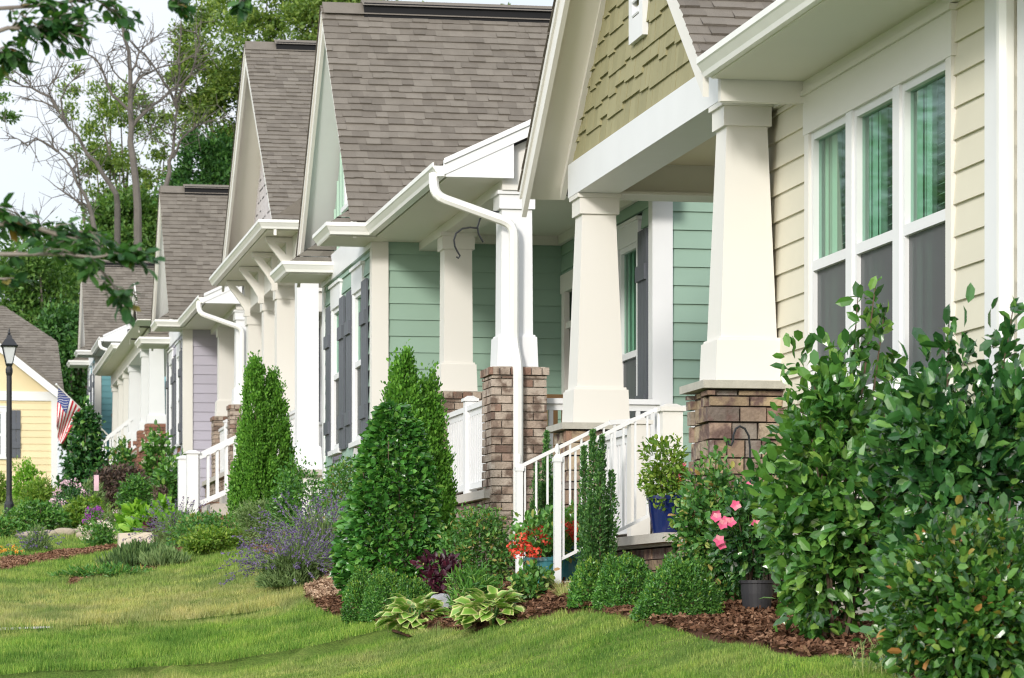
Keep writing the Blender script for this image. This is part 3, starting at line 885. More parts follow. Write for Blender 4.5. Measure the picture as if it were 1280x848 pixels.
def porch_house(name, label, group, dY, dz, wall, gable_mat, seed, brick='brick', dX=0.0, near_rail=True, stairs=False, detail=True, cap_rail=True):
    """the plan the sage, lavender and blue houses share: gabled front room with returns, porch on its near side"""
    X = lambda v: v + dX
    Y = lambda v: v + dY
    Z = lambda v: v + dz
    t = thing(name, label, 'house', (X(4.8), Y(34), gz(X(4.8), Y(34))), group)
    fl = 1.15
    # core
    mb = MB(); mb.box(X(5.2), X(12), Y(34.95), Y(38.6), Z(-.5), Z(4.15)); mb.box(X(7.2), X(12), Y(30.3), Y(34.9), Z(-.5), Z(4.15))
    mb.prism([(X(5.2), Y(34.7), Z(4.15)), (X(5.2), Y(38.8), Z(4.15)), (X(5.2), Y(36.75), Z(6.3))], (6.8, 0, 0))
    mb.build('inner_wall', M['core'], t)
    # siding
    w1, w2 = (35.42, 36.14), (37.36, 38.08)
    fB = Fr((X(4.78), Y(34.6)), (0, 1), (-1, 0))
    op = [(a - 34.6 - .08, b - 34.6 + .08, Z(1.84), Z(3.9)) for a, b in (w1, w2)]
    s = siding(fB, 4.4, Z(.35), Z(4.0), op, seed=seed)
    fS = Fr((X(4.78), Y(34.6)), (1, 0), (0, -1))
    s2 = siding(fS, 2.2, Z(.35), Z(4.22), seed=seed + 1)
    fM = Fr((X(6.87), Y(30.0)), (0, 1), (-1, 0))
    s3 = siding(fM, 4.6, Z(.9), Z(4.22), [(.55, 1.75, Z(1.55), Z(3.92)), (3.2, 4.5, Z(1.1), Z(3.6))], seed=seed + 2)
    fN = Fr((X(6.87), Y(30.0)), (1, 0), (0, -1))
    s4 = siding(fN, 5.0, Z(.3), Z(4.2), seed=seed + 3)
    for nm, q in (('wall', s), ('wall', s2), ('wall', s3), ('wall', s4)):
        q.build(nm, wall, t)
    # corner boards, frieze
    mb = MB(); mb.box(X(4.745), X(4.93), Y(34.56), Y(34.6), Z(.35), Z(4.15)); mb.box(X(4.745), X(4.78), Y(34.6), Y(34.72), Z(.35), Z(3.98)); mb.build('corner_board', M['cream_white'], t)
    mb = MB(); mb.box(X(4.745), X(4.78), Y(38.86), Y(39.02), Z(.35), Z(3.98)); mb.build('corner_board', M['white'], t)
    mb = MB(); mb.box(X(6.83), X(7.03), Y(29.96), Y(30.0), Z(.4), Z(4.0)); mb.box(X(6.83), X(6.87), Y(30.0), Y(30.14), Z(.4), Z(4.0)); mb.build('corner_board', M['white'], t)
    mb = MB(); mb.box(X(4.735), X(4.8), Y(34.565), Y(39.0), Z(3.98), Z(4.28)); mb.build('frieze_board', M['white'], t)
    # front windows with shutters
    for a, b in (w1, w2):
        window(t, fB, a - 34.6, b - 34.6, Z(1.95), Z(3.62), header=.26, side=.075, rail=Z(2.8), blinds=detail)
        shutter(t, fB, a - 34.6 - .5, a - 34.6 - .08, Z(1.9), Z(3.68)); shutter(t, fB, b - 34.6 + .08, b - 34.6 + .5, Z(1.9), Z(3.68))
    # gable face with board and batten
    mb = MB()
    mb.prism([(X(4.84), Y(34.35), Z(4.2)), (X(4.84), Y(36.75), Z(6.8)), (X(4.84), Y(39.15), Z(4.2))], (.1, 0, 0))
    gb = mb.build('gable_wall', gable_mat, t)
    mb = MB()
    for k in range(17):
        y = 34.5 + k * .28
        zt = 4.2 + (2.4 - abs(y - 36.75)) / 2.4 * 2.6 - .12
        if zt > 4.3: mb.box(X(4.815), X(4.838), Y(y - .02), Y(y + .02), Z(4.25), Z(zt))
    mb.build('batten', gable_mat, gb)
    fG = Fr((X(4.815), Y(36.2)), (0, 1), (-1, 0))
    window(t, fG, .2, .9, Z(4.75), Z(5.55), header=.1, side=.09, blinds=False, curt=False, name='gable_window')
    # roof
    gable_roof(t, X(4.49), X(12), Y(34.1), Y(36.75), Y(39.4), Z(4.22), Z(7.0), seed, over=.36, soffit='white')  # cool white on the rake soffit stands in for light bounced off the wall
    eave_return(t, X(4.2), X(4.86), Y(34.12), Y(35.1), Z(4.16), seed)
    eave_return(t, X(4.2), X(4.86), Y(37.95), Y(39.1), Z(4.16), seed)
    gutter(t, [(X(4.86), Y(39.1), Z(4.05)), (X(4.25), Y(39.1), Z(4.05)), (X(4.25), Y(37.95), Z(4.05)), (X(4.86), Y(37.95), Z(4.05))][::-1])
    gutter(t, [(X(4.72), Y(29.32), Z(4.05)), (X(4.72), Y(34.1), Z(4.05)), (X(4.3), Y(34.1), Z(4.05)), (X(4.3), Y(35.1), Z(4.05)), (X(4.84), Y(35.1), Z(4.05))])
    # porch roof: a lean-to slope rising from the street eave
    L0 = 12 - 4.72; p = .47
    mb = MB(); mb.prism([(X(4.74), Y(29.38), Z(4.16)), (X(12), Y(29.38), Z(4.16 + p * 7.26)), (X(12), Y(29.38), Z(4.1 + p * 7.26 - .1)), (X(4.74), Y(29.38), Z(4.09))], (0, 5.4, 0))
    pr = mb.build('porch_roof', M['deck'], t)
    ln = math.hypot(1, p)
    shingles((X(4.7), Y(34.8), Z(4.16)), (0, -1, 0), (1 / ln, 0, p / ln), (-p / ln, 0, 1 / ln), [(0, 0), (5.45, 0), (5.45, 7.3 * ln), (0, 7.3 * ln)], seed=seed + 5, exposure=.25).build('shingles', M['roof'], pr)
    mb = MB()
    mb.prism([(X(4.7), Y(29.3), Z(4.2)), (X(7.4), Y(29.3), Z(4.2 + p * 2.7)), (X(7.4), Y(29.3), Z(4.2 + p * 2.7 - .14)), (X(4.7), Y(29.3), Z(4.06))], (0, .045, 0))
    mb.prism([(X(4.7), Y(29.282), Z(4.212)), (X(7.4), Y(29.282), Z(4.212 + p * 2.7)), (X(7.4), Y(29.282), Z(4.212 + p * 2.7 - .05)), (X(4.7), Y(29.282), Z(4.162))], (0, .018, 0))
    mb.prism([(X(4.72), Y(29.31), Z(4.045)), (X(5.36), Y(29.31), Z(4.045)), (X(5.36), Y(29.31), Z(4.38)), (X(4.72), Y(29.31), Z(4.1))], (0, .05, 0))
    mb.build('fascia_board', M['white'], pr)
    # soffit, beam, ceiling, gable end infill above the beam
    mb = MB(); mb.box(X(4.74), X(5.28), Y(29.36), Y(34.6), Z(4.045), Z(4.065)); mb.build('soffit', M['soffit'], t)
    mb = MB(); mb.box(X(5.27), X(5.57), Y(29.42), Y(34.58), Z(3.95), Z(4.3)); mb.box(X(5.57), X(6.87), Y(29.5), Y(29.75), Z(3.95), Z(4.3))
    mb.prism([(X(5.25), Y(29.44), Z(4.3)), (X(7.2), Y(29.44), Z(4.3)), (X(7.2), Y(29.44), Z(5.2)), (X(5.25), Y(29.44), Z(4.3))], (0, .1, 0))
    mb.build('porch_beam', M['cream_white'], t)
    mb = MB(); mb.box(X(5.57), X(6.86), Y(29.75), Y(34.58), Z(4.14), Z(4.16)); mb.build('porch_ceiling', M['soffit'], t)
    mb = MB(); mb.box(X(5.6), X(6.85), Y(34.52), Y(34.575), Z(4.04), Z(4.139)); mb.build('crown_trim', M['cream_white'], t); MB().box(X(6.8), X(6.85), Y(29.8), Y(34.5), Z(4.04), Z(4.139)).build('crown_trim', M['cream_white'], t)
    # piers, columns
    for yc, wd in ((29.63, .52), (33.0, .5)):
        mb, mo = MB(), MB()
        bricks(mb, mo, X(5.42 - wd / 2), X(5.42 + wd / 2), Y(yc - wd / 2), Y(yc + wd / 2), Z(-.2), Z(2.22), seed=seed + int(yc))
        pq = mo.build('pier', M['mortar'], t)
        rw = MB(); mr = MB()
        bricks(rw, mr, X(5.42 - wd / 2 - .02), X(5.42 + wd / 2 + .02), Y(yc - wd / 2 - .02), Y(yc + wd / 2 + .02), Z(2.22), Z(2.30), rh=.08, bl=(.1, .1), seed=3)
        mr.build('cap_bed', M['mortar'], pq); rw.build('cap_bricks', M[brick], pq)
        mb.build('bricks', M[brick], pq)
        column(t, X(5.42), Y(yc), Z(2.302), Z(3.95), .31, .29, base=.3, mat='cream_white' if yc > 31 else 'white')
    # porch floor and brick base
    mb = MB(); mb.box(X(5.1), X(6.85), Y(29.45), Y(34.55), Z(fl - .08), Z(fl)); mb.build('porch_floor', M['concrete'], t)
    mb, mo = MB(), MB()
    bricks(mb, mo, X(5.16), X(6.8), Y(29.92), Y(34.5), Z(-.3), Z(fl - .085), seed=seed + 9)
    pq = mo.build('foundation', M['mortar'], t); mb.build('bricks', M[brick], pq)
    # railings
    railing(t, (X(5.3), Y(29.92)), (X(5.3), Y(31.35)), Z(fl), Z(2.05), step=.1, pw=.045)
    railing(t, (X(5.3), Y(31.45)), (X(5.3), Y(32.72)), Z(fl), Z(2.05), step=.1, pw=.045)
    newel(t, X(5.3), Y(31.4), Z(fl), Z(2.1), .12)
    if near_rail:
        railing(t, (X(5.7), Y(29.62)), (X(6.82), Y(29.62)), Z(fl), Z(2.02), step=.14, pw=.04)
    # porch window, shutter, door
    window(t, fM, .7, 1.55, Z(1.75), Z(3.65), header=.2, rail=Z(2.55), side=.08)
    shutter(t, fM, .18, .58, Z(1.72), Z(3.72))
    mb = MB()
    fM.box(mb, 3.25, 3.4, Z(fl), Z(3.5), -.02, .04); fM.box(mb, 4.3, 4.45, Z(fl), Z(3.5), -.02, .04); fM.box(mb, 3.2, 4.5, Z(3.5), Z(3.7), -.02, .045); fM.box(mb, 3.4, 4.3, Z(3.1), Z(3.17), -.05, .02)
    dr = mb.build('door_frame', M['cream_white'], t)
    mb = MB(); fM.box(mb, 3.42, 4.28, Z(fl + .03), Z(3.1), -.1, -.05)
    for a_, b_ in ((3.5, 3.8), (3.9, 4.2)):
        for za, zb in ((1.4, 2.1), (2.25, 2.95)): fM.box(mb, a_, b_, Z(za), Z(zb), -.05, -.035)
    mb.build('door', M['black'], dr)
    mb = MB(); mb.add([fM.P(3.4, Z(3.17), -.04), fM.P(4.3, Z(3.17), -.04), fM.P(4.3, Z(3.5), -.04), fM.P(3.4, Z(3.5), -.04)], [(0, 1, 2, 3)]); mb.build('pane', M['dark_glass'], dr)
    # downspout
    path = rounded([(X(4.62), Y(29.42), Z(4.08)), (X(4.62), Y(29.36), Z(3.87)), (X(5.37), Y(29.36), Z(3.62)), (X(5.37), Y(29.37), Z(2.5)), (X(5.395), Y(29.285), Z(2.3)), (X(5.395), Y(29.285), Z(.45))], .11)
    downspout(t, path)
    return t


def stair_rail(root, p0, p1, ztop0, ztop1, zb0, zb1, n, mat='white', pw=.02, top=.045, sq=True, name='stair_railing'):
    """sloping rail from p0 (foot) to p1 (porch)"""
    mb = MB()
    a = np.array([*p0, ztop0]); b = np.array([*p1, ztop1])
    mb.tube([a, b], top * .62, 4)
    r = mb.build(name, M[mat], root)
    mb = MB(); mb.tube([np.array([*p0, zb0]), np.array([*p1, zb1])], top * .5, 4); mb.build('bottom_rail', M[mat], r)
    for k in range(n):
        f = (k + .5) / n
        q = a * (1 - f) + b * f; zb = zb0 * (1 - f) + zb1 * f
        m_ = MB(); m_.box(q[0] - pw / 2, q[0] + pw / 2, q[1] - pw / 2, q[1] + pw / 2, zb, q[2])
        m_.build('baluster', M[mat], r)
    return r


# ------------------------------------------------------------------ 1: the pale yellow house, nearest on the right
def yellow_house():
    t = thing('yellow_house', 'pale yellow house with khaki shingled gable, tapered columns on stone piers and triple window', 'house', (5.56, 20, gz(5.56, 20)), 'houses along the street')
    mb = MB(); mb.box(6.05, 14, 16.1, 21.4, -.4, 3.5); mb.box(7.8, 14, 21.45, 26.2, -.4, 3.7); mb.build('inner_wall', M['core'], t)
    # street wall with the triple window
    fW = Fr((5.70, 16.0), (0, 1), (-1, 0))
    wa, wb = 1.30, 4.35
    s = siding(fW, 5.5, -.25, 3.43, [(wa - .005, wb + .005, 1.2, 3.45)], seed=1, e=.182); s.build('wall', M['yellow'], t)
    fE = Fr((5.70, 21.52), (1, 0), (0, 1)); siding(fE, 2.05, -.25, 3.7, seed=2).build('wall', M['yellow'], t)
    fK = Fr((7.7, 21.55), (0, 1), (-1, 0)); siding(fK, 4.75, .5, 3.76, seed=3).build('wall', M['yellow'], t)
    fZ = Fr((5.70, 15.95), (1, 0), (0, -1)); siding(fZ, 6, -.3, 3.5, seed=4).build('wall', M['yellow'], t)
    mu = [(wa + .09 + .885, wa + .09 + .885 + .133), (wa + .09 + .885 + .133 + .862, wa + .09 + .885 + .266 + .862)]
    window(t, fW, wa + .09, wb - .09, 1.353, 3.137, header=.255, side=.1, rail=2.255, mull=mu, trim='cream_white')
    boxes(t, 'corner_board', M['white'], [(5.655, 5.70, 16.37, 16.68, -.3, 3.43), (5.645, 5.70, 15.94, 16.12, -.3, 3.43)])
    downspout(t, [(5.63, 16.24, 3.49), (5.63, 16.24, -.2)], .055)
    mb = MB(); mb.box(5.655, 5.72, 15.9, 21.4, 3.432, 3.49); mb.build('frieze_board', M['cream_white'], t)
    # eave over the window wall
    mb = MB(); mb.box(5.03, 5.72, 14.9, 20.34, 3.49, 3.51); mb.build('soffit', M['soffit'], t)
    mb = MB(); mb.box(5.1, 5.74, 20.36, 20.43, 3.35, 3.52); mb.build('fascia_board', M['cream_white'], t)
    p = .5; ln = math.hypot(1, p)
    mb = MB(); mb.prism([(5.03, 14.0, 3.6), (12, 14.0, 3.6 + p * 6.97), (12, 14.0, 3.5 + p * 6.97 - .1), (5.03, 14.0, 3.515)], (0, 6.4, 0)); er = mb.build('eave_roof', M['deck'], t)
    shingles((5.0, 20.4, 3.6), (0, -1, 0), (1 / ln, 0, p / ln), (-p / ln, 0, 1 / ln), [(0, 0), (6.4, 0), (6.4, 7 * ln), (0, 7 * ln)], seed=21, exposure=.2).build('shingles', M['roof'], er)
    gutter(t, [(5.06, 14.0, 3.5), (5.06, 20.36, 3.5)])
    # gable
    yn, yr, yf, ze, zr = 20.4, 23.65, 26.9, 3.62, 6.28
    gable_roof(t, 5.0, 12, yn, yr, yf, ze, zr, 31, rake=.24, over=.33)
    pit = (zr - ze) / (yr - yn)
    mb = MB(); mb.prism([(5.345, yn + .1, 3.74), (5.345, yr, zr - .3), (5.345, yf - .1, 3.74)], (.1, 0, 0)); gw = mb.build('gable_wall', M['khaki'], t)
    mb = MB(); rnd = random.Random(4)
    z = 3.76; row = 0
    while z < zr - .3:
        y = yn + .2 + rnd.uniform(0, .1); k = 0; lev = 0
        while y < yf - .2:
            w = rnd.choice([.09, .12, .15, .18])
            lev = rnd.choice([0, 0, 1, 2]) if k % 2 == 0 else lev
            lo = z + .024 * lev * (row > 0); hi = z + .225
            lim = lambda yy: 3.62 + (yr - yn - abs(yy - yr)) * pit - .22
            if min(lim(y), lim(y + w)) > lo + .02:
                hi = min(hi, min(lim(y), lim(y + w)))
                j = rnd.uniform(0, .004)
                mb.hexa([(5.312 - j, y + .003, lo), (5.34, y + .003, lo), (5.34, y + w - .003, lo), (5.312 - j, y + w - .003, lo),
                         (5.334 - j, y + .004, hi), (5.34, y + .004, hi), (5.34, y + w - .004, hi), (5.334 - j, y + w - .004, hi)])
            y += w; k += 1
        z += .165; row += 1
    mb.build('shakes', M['khaki'], gw)
    # trim that follows the slopes on the gable face
    mb = MB()
    for y0, s_ in ((yn + .12, 1), (yf - .12, -1)):
        mb.prism([(5.3, y0, 3.66), (5.3, yr, 3.66 + (yr - yn - .12) * pit), (5.3, yr, 3.66 + (yr - yn - .12) * pit - .13), (5.3, y0, 3.53)], (.045, 0, 0))
    mb.build('gable_trim', M['cream_white'], t)
    # louvred vent
    mb = MB()
    mb.box(5.28, 5.325, 23.5, 23.62, 4.35, 5.3); mb.box(5.28, 5.325, 23.86, 23.98, 4.35, 5.3); mb.box(5.28, 5.325, 23.62, 23.86, 4.35, 4.53); mb.box(5.28, 5.325, 23.62, 23.86, 5.18, 5.3)
    v = mb.build('gable_vent', M['white'], t)
    mb = MB()
    for k in range(6):
        z = 4.55 + k * .105
        mb.prism([(5.275, 23.62, z), (5.32, 23.62, z + .085), (5.326, 23.62, z + .075), (5.281, 23.62, z - .012)], (0, .24, 0))
    mb.build('louvre', M['white'], v)
    # beam and ceiling of the porch
    mb = MB(); mb.box(5.285, 5.64, 20.98, 26.38, 3.48, 3.76); mb.build('porch_beam', M['white'], t)
    mb = MB(); mb.box(5.64, 7.7, 26.06, 26.34, 3.5, 3.76); mb.box(5.645, 7.7, 25.98, 26.4, 3.478, 3.5); mb.build('side_beam', M['cream_white'], t)
    MB().box(5.72, 7.7, 21.54, 21.7, 3.5, 3.735).build('side_beam', M['cream_white'], t)
    mb = MB(); mb.box(5.64, 7.7, 21.2, 26.06, 3.74, 3.765); mb.build('porch_ceiling', M['ceiling'], t)
    # piers of ledge stone, slate caps, tapered columns
    for yc in (21.27, 26.15):
        mb, mo = MB(), MB()
        bricks(mb, mo, 5.18, 5.77, yc - .29, yc + .29, -.4, 1.51, rh=.085, bl=(.08, .34), jit=.026, seed=int(yc) + 5, gap=.012, hvar=.55)
        pq = mo.build('pier', M['stone_gap'], t); mb.build('stones', M['stone'], pq)
        mb = MB(); mb.box(5.12, 5.82, yc - .35, yc + .35, 1.512, 1.565); mb.build('cap_stone', M['cap'], pq)
        column(t, 5.475, yc, 1.567, 3.478, .40, .285, base=.3, cap=.17, mat='cream_white')
    # porch floor on stone
    mb = MB(); mb.box(5.1, 7.65, 21.6, 26.5, .47, .55); mb.box(5.0, 5.1, 21.58, 25.8, .49, .555); mb.build('porch_floor', M['concrete'], t)
    mb, mo = MB(), MB(); bricks(mb, mo, 5.12, 7.6, 21.58, 26.4, -.4, .465, rh=.11, bl=(.16, .42), jit=.012, seed=77, gap=.007, hvar=.5)
    pq = mo.build('foundation', M['stone_gap'], t); mb.build('stones', M['stone'], pq)
    mb = MB()
    mb.box(4.72, 5.0, 22.75, 24.15, -.1, .39); mb.box(4.42, 4.719, 22.75, 24.15, -.1, .23); mb.build('step', M['concrete'], t)
    # guard panels on the porch front and newels
    for ya, yb in ((24.36, 25.84), (21.6, 22.56)):
        railing(t, (5.45, ya), (5.45, yb), .555, 1.45, step=.1, pw=.042)
    for y in (22.66, 24.26): newel(t, 5.3 if y < 23 else 5.42, y, .555, 1.46, .15, mat='cream_white')
    # two white metal stair rails with ball-topped posts
    for y in (22.7, 24.22):
        pz = gz(4.47, y)
        x1 = 5.18
        r = stair_rail(t, (4.47, y), (x1, y), 1.12, 1.47, pz + .22, .72, 8, pw=.015, top=.031)
        m2 = MB(); m2.tube([(x1, y, 1.47), (5.42, y, 1.49)], .026, 4); m2.build('handrail_end', M['white'], r)
        b_ = MB(); b_.box(5.21, 5.23, y - .01, y + .01, .56, 1.47); b_.build('baluster', M['white'], r)
        newel(t, 4.47, y, pz - .05, 1.09, .05, ball=True)
    return t


# ------------------------------------------------------------------ 3: the white house with bracketed eave
def white_house():
    t = thing('white_house', 'tall white porch house with curved brackets under its eave, between the green and lavender houses', 'house', (5.2, 49, gz(5.2, 49)), 'houses along the street')
    fl = 2.05
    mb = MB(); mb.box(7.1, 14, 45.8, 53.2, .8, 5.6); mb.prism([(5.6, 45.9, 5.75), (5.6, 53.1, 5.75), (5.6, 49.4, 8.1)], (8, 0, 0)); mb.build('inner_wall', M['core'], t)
    fF = Fr((6.9, 45.6), (0, 1), (-1, 0)); siding(fF, 7.8, 1.5, 5.5, seed=8).build('wall', M['white_siding'], t)
    fN = Fr((6.9, 45.6), (1, 0), (0, -1)); siding(fN, 6, 1.0, 5.5, seed=9).build('wall', M['white_siding'], t)
    window(t, fF, 1.0, 1.9, 2.9, 4.7, rail=3.8); window(t, fF, 5.6, 6.5, 2.9, 4.7, rail=3.8)
    # gable
    yn, yr, yf, ze, zr = 45.3, 49.4, 53.5, 5.6, 8.78
    gable_roof(t, 4.83, 13, yn, yr, yf, ze, zr, 51, over=.4, rake=.24)
    mb = MB(); mb.prism([(5.24, yn + .1, 5.7), (5.24, yr, zr - .3), (5.24, yf - .1, 5.7)], (.1, 0, 0)); gw = mb.build('gable_wall', M['grey_shake'], t)
    rnd = random.Random(6); mb = MB(); z = 5.75; pit = (zr - ze) / (yr - yn)
    while z < zr - .35:
        y = yn + .3
        while y < yf - .3:
            w = rnd.choice([.12, .16, .2]); lim = lambda yy: ze + (yr - yn - abs(yy - yr)) * pit - .24
            if min(lim(y), lim(y + w)) > z + .05:
                mb.box(5.222, 5.238, y + .003, y + w - .003, z + rnd.choice([0, .025]), min(z + .19, lim(y), lim(y + w)))
            y += w
        z += .165
    mb.build('shakes', M['grey_shake'], gw)
    mb = MB(); mb.box(5.2, 5.23, 49.1, 49.2, 6.3, 7.3); mb.box(5.2, 5.23, 49.6, 49.7, 6.3, 7.3); mb.box(5.2, 5.23, 49.2, 49.6, 6.3, 6.42); mb.box(5.2, 5.23, 49.2, 49.6, 7.18, 7.3)
    for k in range(7): mb.prism([(5.2, 49.2, 6.44 + k * .1), (5.235, 49.2, 6.52 + k * .1), (5.235, 49.2, 6.5 + k * .1), (5.2, 49.2, 6.42 + k * .1)], (0, .4, 0))
    mb.build('gable_vent', M['white'], t)
    # eave, soffit, beam
    mb = MB(); mb.box(4.73, 6.9, 45.4, 53.3, 5.44, 5.46); mb.build('soffit', M['soffit'], t)
    mb = MB(); mb.box(4.74, 7, 45.38, 53.35, 5.462, 5.56)
    mb.prism([(4.74, 45.36, 5.56), (7.0, 45.36, 5.56), (5.2, 45.36, 5.9)], (0, 8.0, 0)); mb.build('eave_roof', M['roof'], t)
    gutter(t, [(6.9, 45.36, 5.45), (4.72, 45.36, 5.45), (4.72, 53.4, 5.45)])
    mb = MB(); mb.box(5.18, 5.56, 45.55, 53.4, 4.98, 5.44); mb.box(5.56, 6.9, 45.55, 45.85, 4.98, 5.44); mb.build('porch_beam', M['cream_white'], t)
    # brackets: a post, a bearer and a curved brace
    for k, y in enumerate((46.2, 48.2, 50.2, 52.4)):
        mb = MB()
        mb.box(5.09, 5.18, y - .045, y + .045, 4.86, 5.43); mb.box(4.8, 5.09, y - .045, y + .045, 5.36, 5.43)
        top = [(4.82, 5.36), (4.86, 5.29), (4.93, 5.2), (5.01, 5.09), (5.09, 4.95)]
        ins = [(4.93, 5.36), (4.97, 5.32), (5.01, 5.27), (5.06, 5.22), (5.09, 5.18)]
        for q in range(4):
            mb.prism([(top[q][0], y - .04, top[q][1]), (top[q + 1][0], y - .04, top[q + 1][1]), (ins[q + 1][0], y - .04, ins[q + 1][1]), (ins[q][0], y - .04, ins[q][1])], (0, .08, 0))
        mb.build('bracket', M['cream_white'], t)
    # tall square columns
    for y in (46.0, 48.75, 50.7, 53.2):
        column(t, 5.37, y, fl, 4.98, .32, .31, base=.35, cap=.2, mat='white' if y < 47 else 'cream_white')
    # deep panel beside the near column and porch floor
    mb = MB(); mb.box(5.1, 7.0, 45.7, 53.4, .7, fl - .08); mb.build('foundation', M['white_siding'], t)
    mb = MB(); mb.box(5.02, 7.0, 45.6, 53.5, fl - .08, fl); mb.build('porch_floor', M['concrete'], t)
    railing(t, (5.3, 46.2), (5.3, 48.5), fl, fl + .92, step=.11)
    railing(t, (5.3, 50.95), (5.3, 53.0), fl, fl + .92, step=.11)
    # stair with broad white rails
    mb = MB()
    for k in range(4): mb.box(3.95 + k * .28, 4.235 + k * .28 if k < 3 else 5.02, 48.9, 50.5, 1.1, 1.42 + .155 * (k + .6)); 
    mb.build('step', M['concrete'], t)
    for y in (48.85, 50.55):
        r = stair_rail(t, (3.98, y), (5.25, y), 2.35, 2.98, 1.62, 2.2, 9, pw=.04, top=.1)
        newel(t, 3.95, y, 1.2, 2.42, .17)
    return t


def house_five():
    t = thing('columned_house', 'low house with white columns on brown brick piers, just past the lavender house', 'house', (4.8, 76, gz(4.8, 76)), 'houses along the street')
    fl = 3.75
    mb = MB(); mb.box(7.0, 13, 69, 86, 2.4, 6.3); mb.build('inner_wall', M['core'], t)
    fF = Fr((6.6, 69), (0, 1), (-1, 0)); siding(fF, 17, 3.2, 6.3, seed=12).build('wall', M['teal'], t)
    fE = Fr((5.0, 86), (1, 0), (0, -1)); siding(fE, 1.6, 3.2, 6.35, seed=13).build('wall', M['teal'], t)
    mb = MB(); mb.box(4.4, 6.7, 69, 85.5, 6.28, 6.3); mb.build('soffit', M['soffit'], t)
    gutter(t, [(6.6, 76.8, 6.3), (4.4, 76.8, 6.3), (4.4, 85.6, 6.3)])
    mb = MB(); mb.hexa([(4.42, 76.9, 6.38), (7.4, 76.9, 6.38), (7.4, 85.5, 6.38), (4.42, 85.5, 6.38), (5.2, 77.7, 6.62), (7.4, 77.7, 6.62), (7.4, 84.7, 6.62), (5.2, 84.7, 6.62)]); rf = mb.build('roof', M['deck'], t)
    shingles((4.42, 76.87, 6.4), (1, 0, 0), (0, .96, .28), (0, -.28, .96), [(0, 0), (3, 0), (3, .85), (.8, .85)], seed=71, exposure=.14).build('shingles', M['roof'], rf)
    # small gabled portico
    mb = MB()
    mb.prism([(4.55, 70.5, 6.35), (4.55, 72.1, 7.35), (4.55, 73.7, 6.35), (4.55, 73.7, 6.25), (4.55, 72.1, 7.2), (4.55, 70.5, 6.25)], (3, 0, 0)); pr = mb.build('portico_roof', M['deck'], t)
    shingles((4.5, 70.47, 6.34), (1, 0, 0), (0, .848, .53), (0, -.53, .848), [(0, 0), (3, 0), (3, 1.9), (0, 1.9)], seed=72).build('shingles', M['roof'], pr)
    mb = MB()
    mb.prism([(4.52, 70.45, 6.32), (4.52, 72.1, 7.38), (4.52, 73.75, 6.32), (4.52, 73.75, 6.14), (4.52, 72.1, 7.15), (4.52, 70.45, 6.14)], (.03, 0, 0)); mb.build('rake_board', M['cream_white'], pr)
    mb = MB(); mb.prism([(4.75, 70.7, 6.25), (4.75, 72.1, 7.1), (4.75, 73.5, 6.25)], (.1, 0, 0)); mb.build('gable_wall', M['cream_white'], pr)
    mb = MB(); mb.box(4.75, 5.1, 70.6, 85.4, 5.98, 6.28); mb.build('porch_beam', M['cream_white'], t)
    for y in (70.7, 73.4, 77.95, 80.2, 82.4, 85.0):
        mb, mo = MB(), MB()
        bricks(mb, mo, 4.68, 5.18, y - .25, y + .25, 2.3, 4.15, seed=int(y))
        pq = mo.build('pier', M['mortar'], t); mb.build('bricks', M['red_brick'], pq)
        column(t, 4.93, y, 4.152, 5.98, .36, .3, base=.2, cap=.15, mat='white' if y < 79 else 'cream_white')
    mb = MB(); mb.box(4.7, 7, 70.4, 85.5, fl - .1, fl); mb.build('porch_floor', M['concrete'], t)
    mb, mo = MB(), MB(); bricks(mb, mo, 4.75, 7.0, 70.5, 85.4, 2.2, fl - .105, seed=5); pq = mo.build('foundation', M['mortar'], t); mb.build('bricks', M['red_brick'], pq)
    for y in (74.3, 76.2):
        stair_rail(t, (3.7, y), (4.7, y), 3.75, 4.55, 3.1, 3.85, 6, pw=.04, top=.09)
        newel(t, 3.65, y, 2.6, 3.85, .2)
    return t


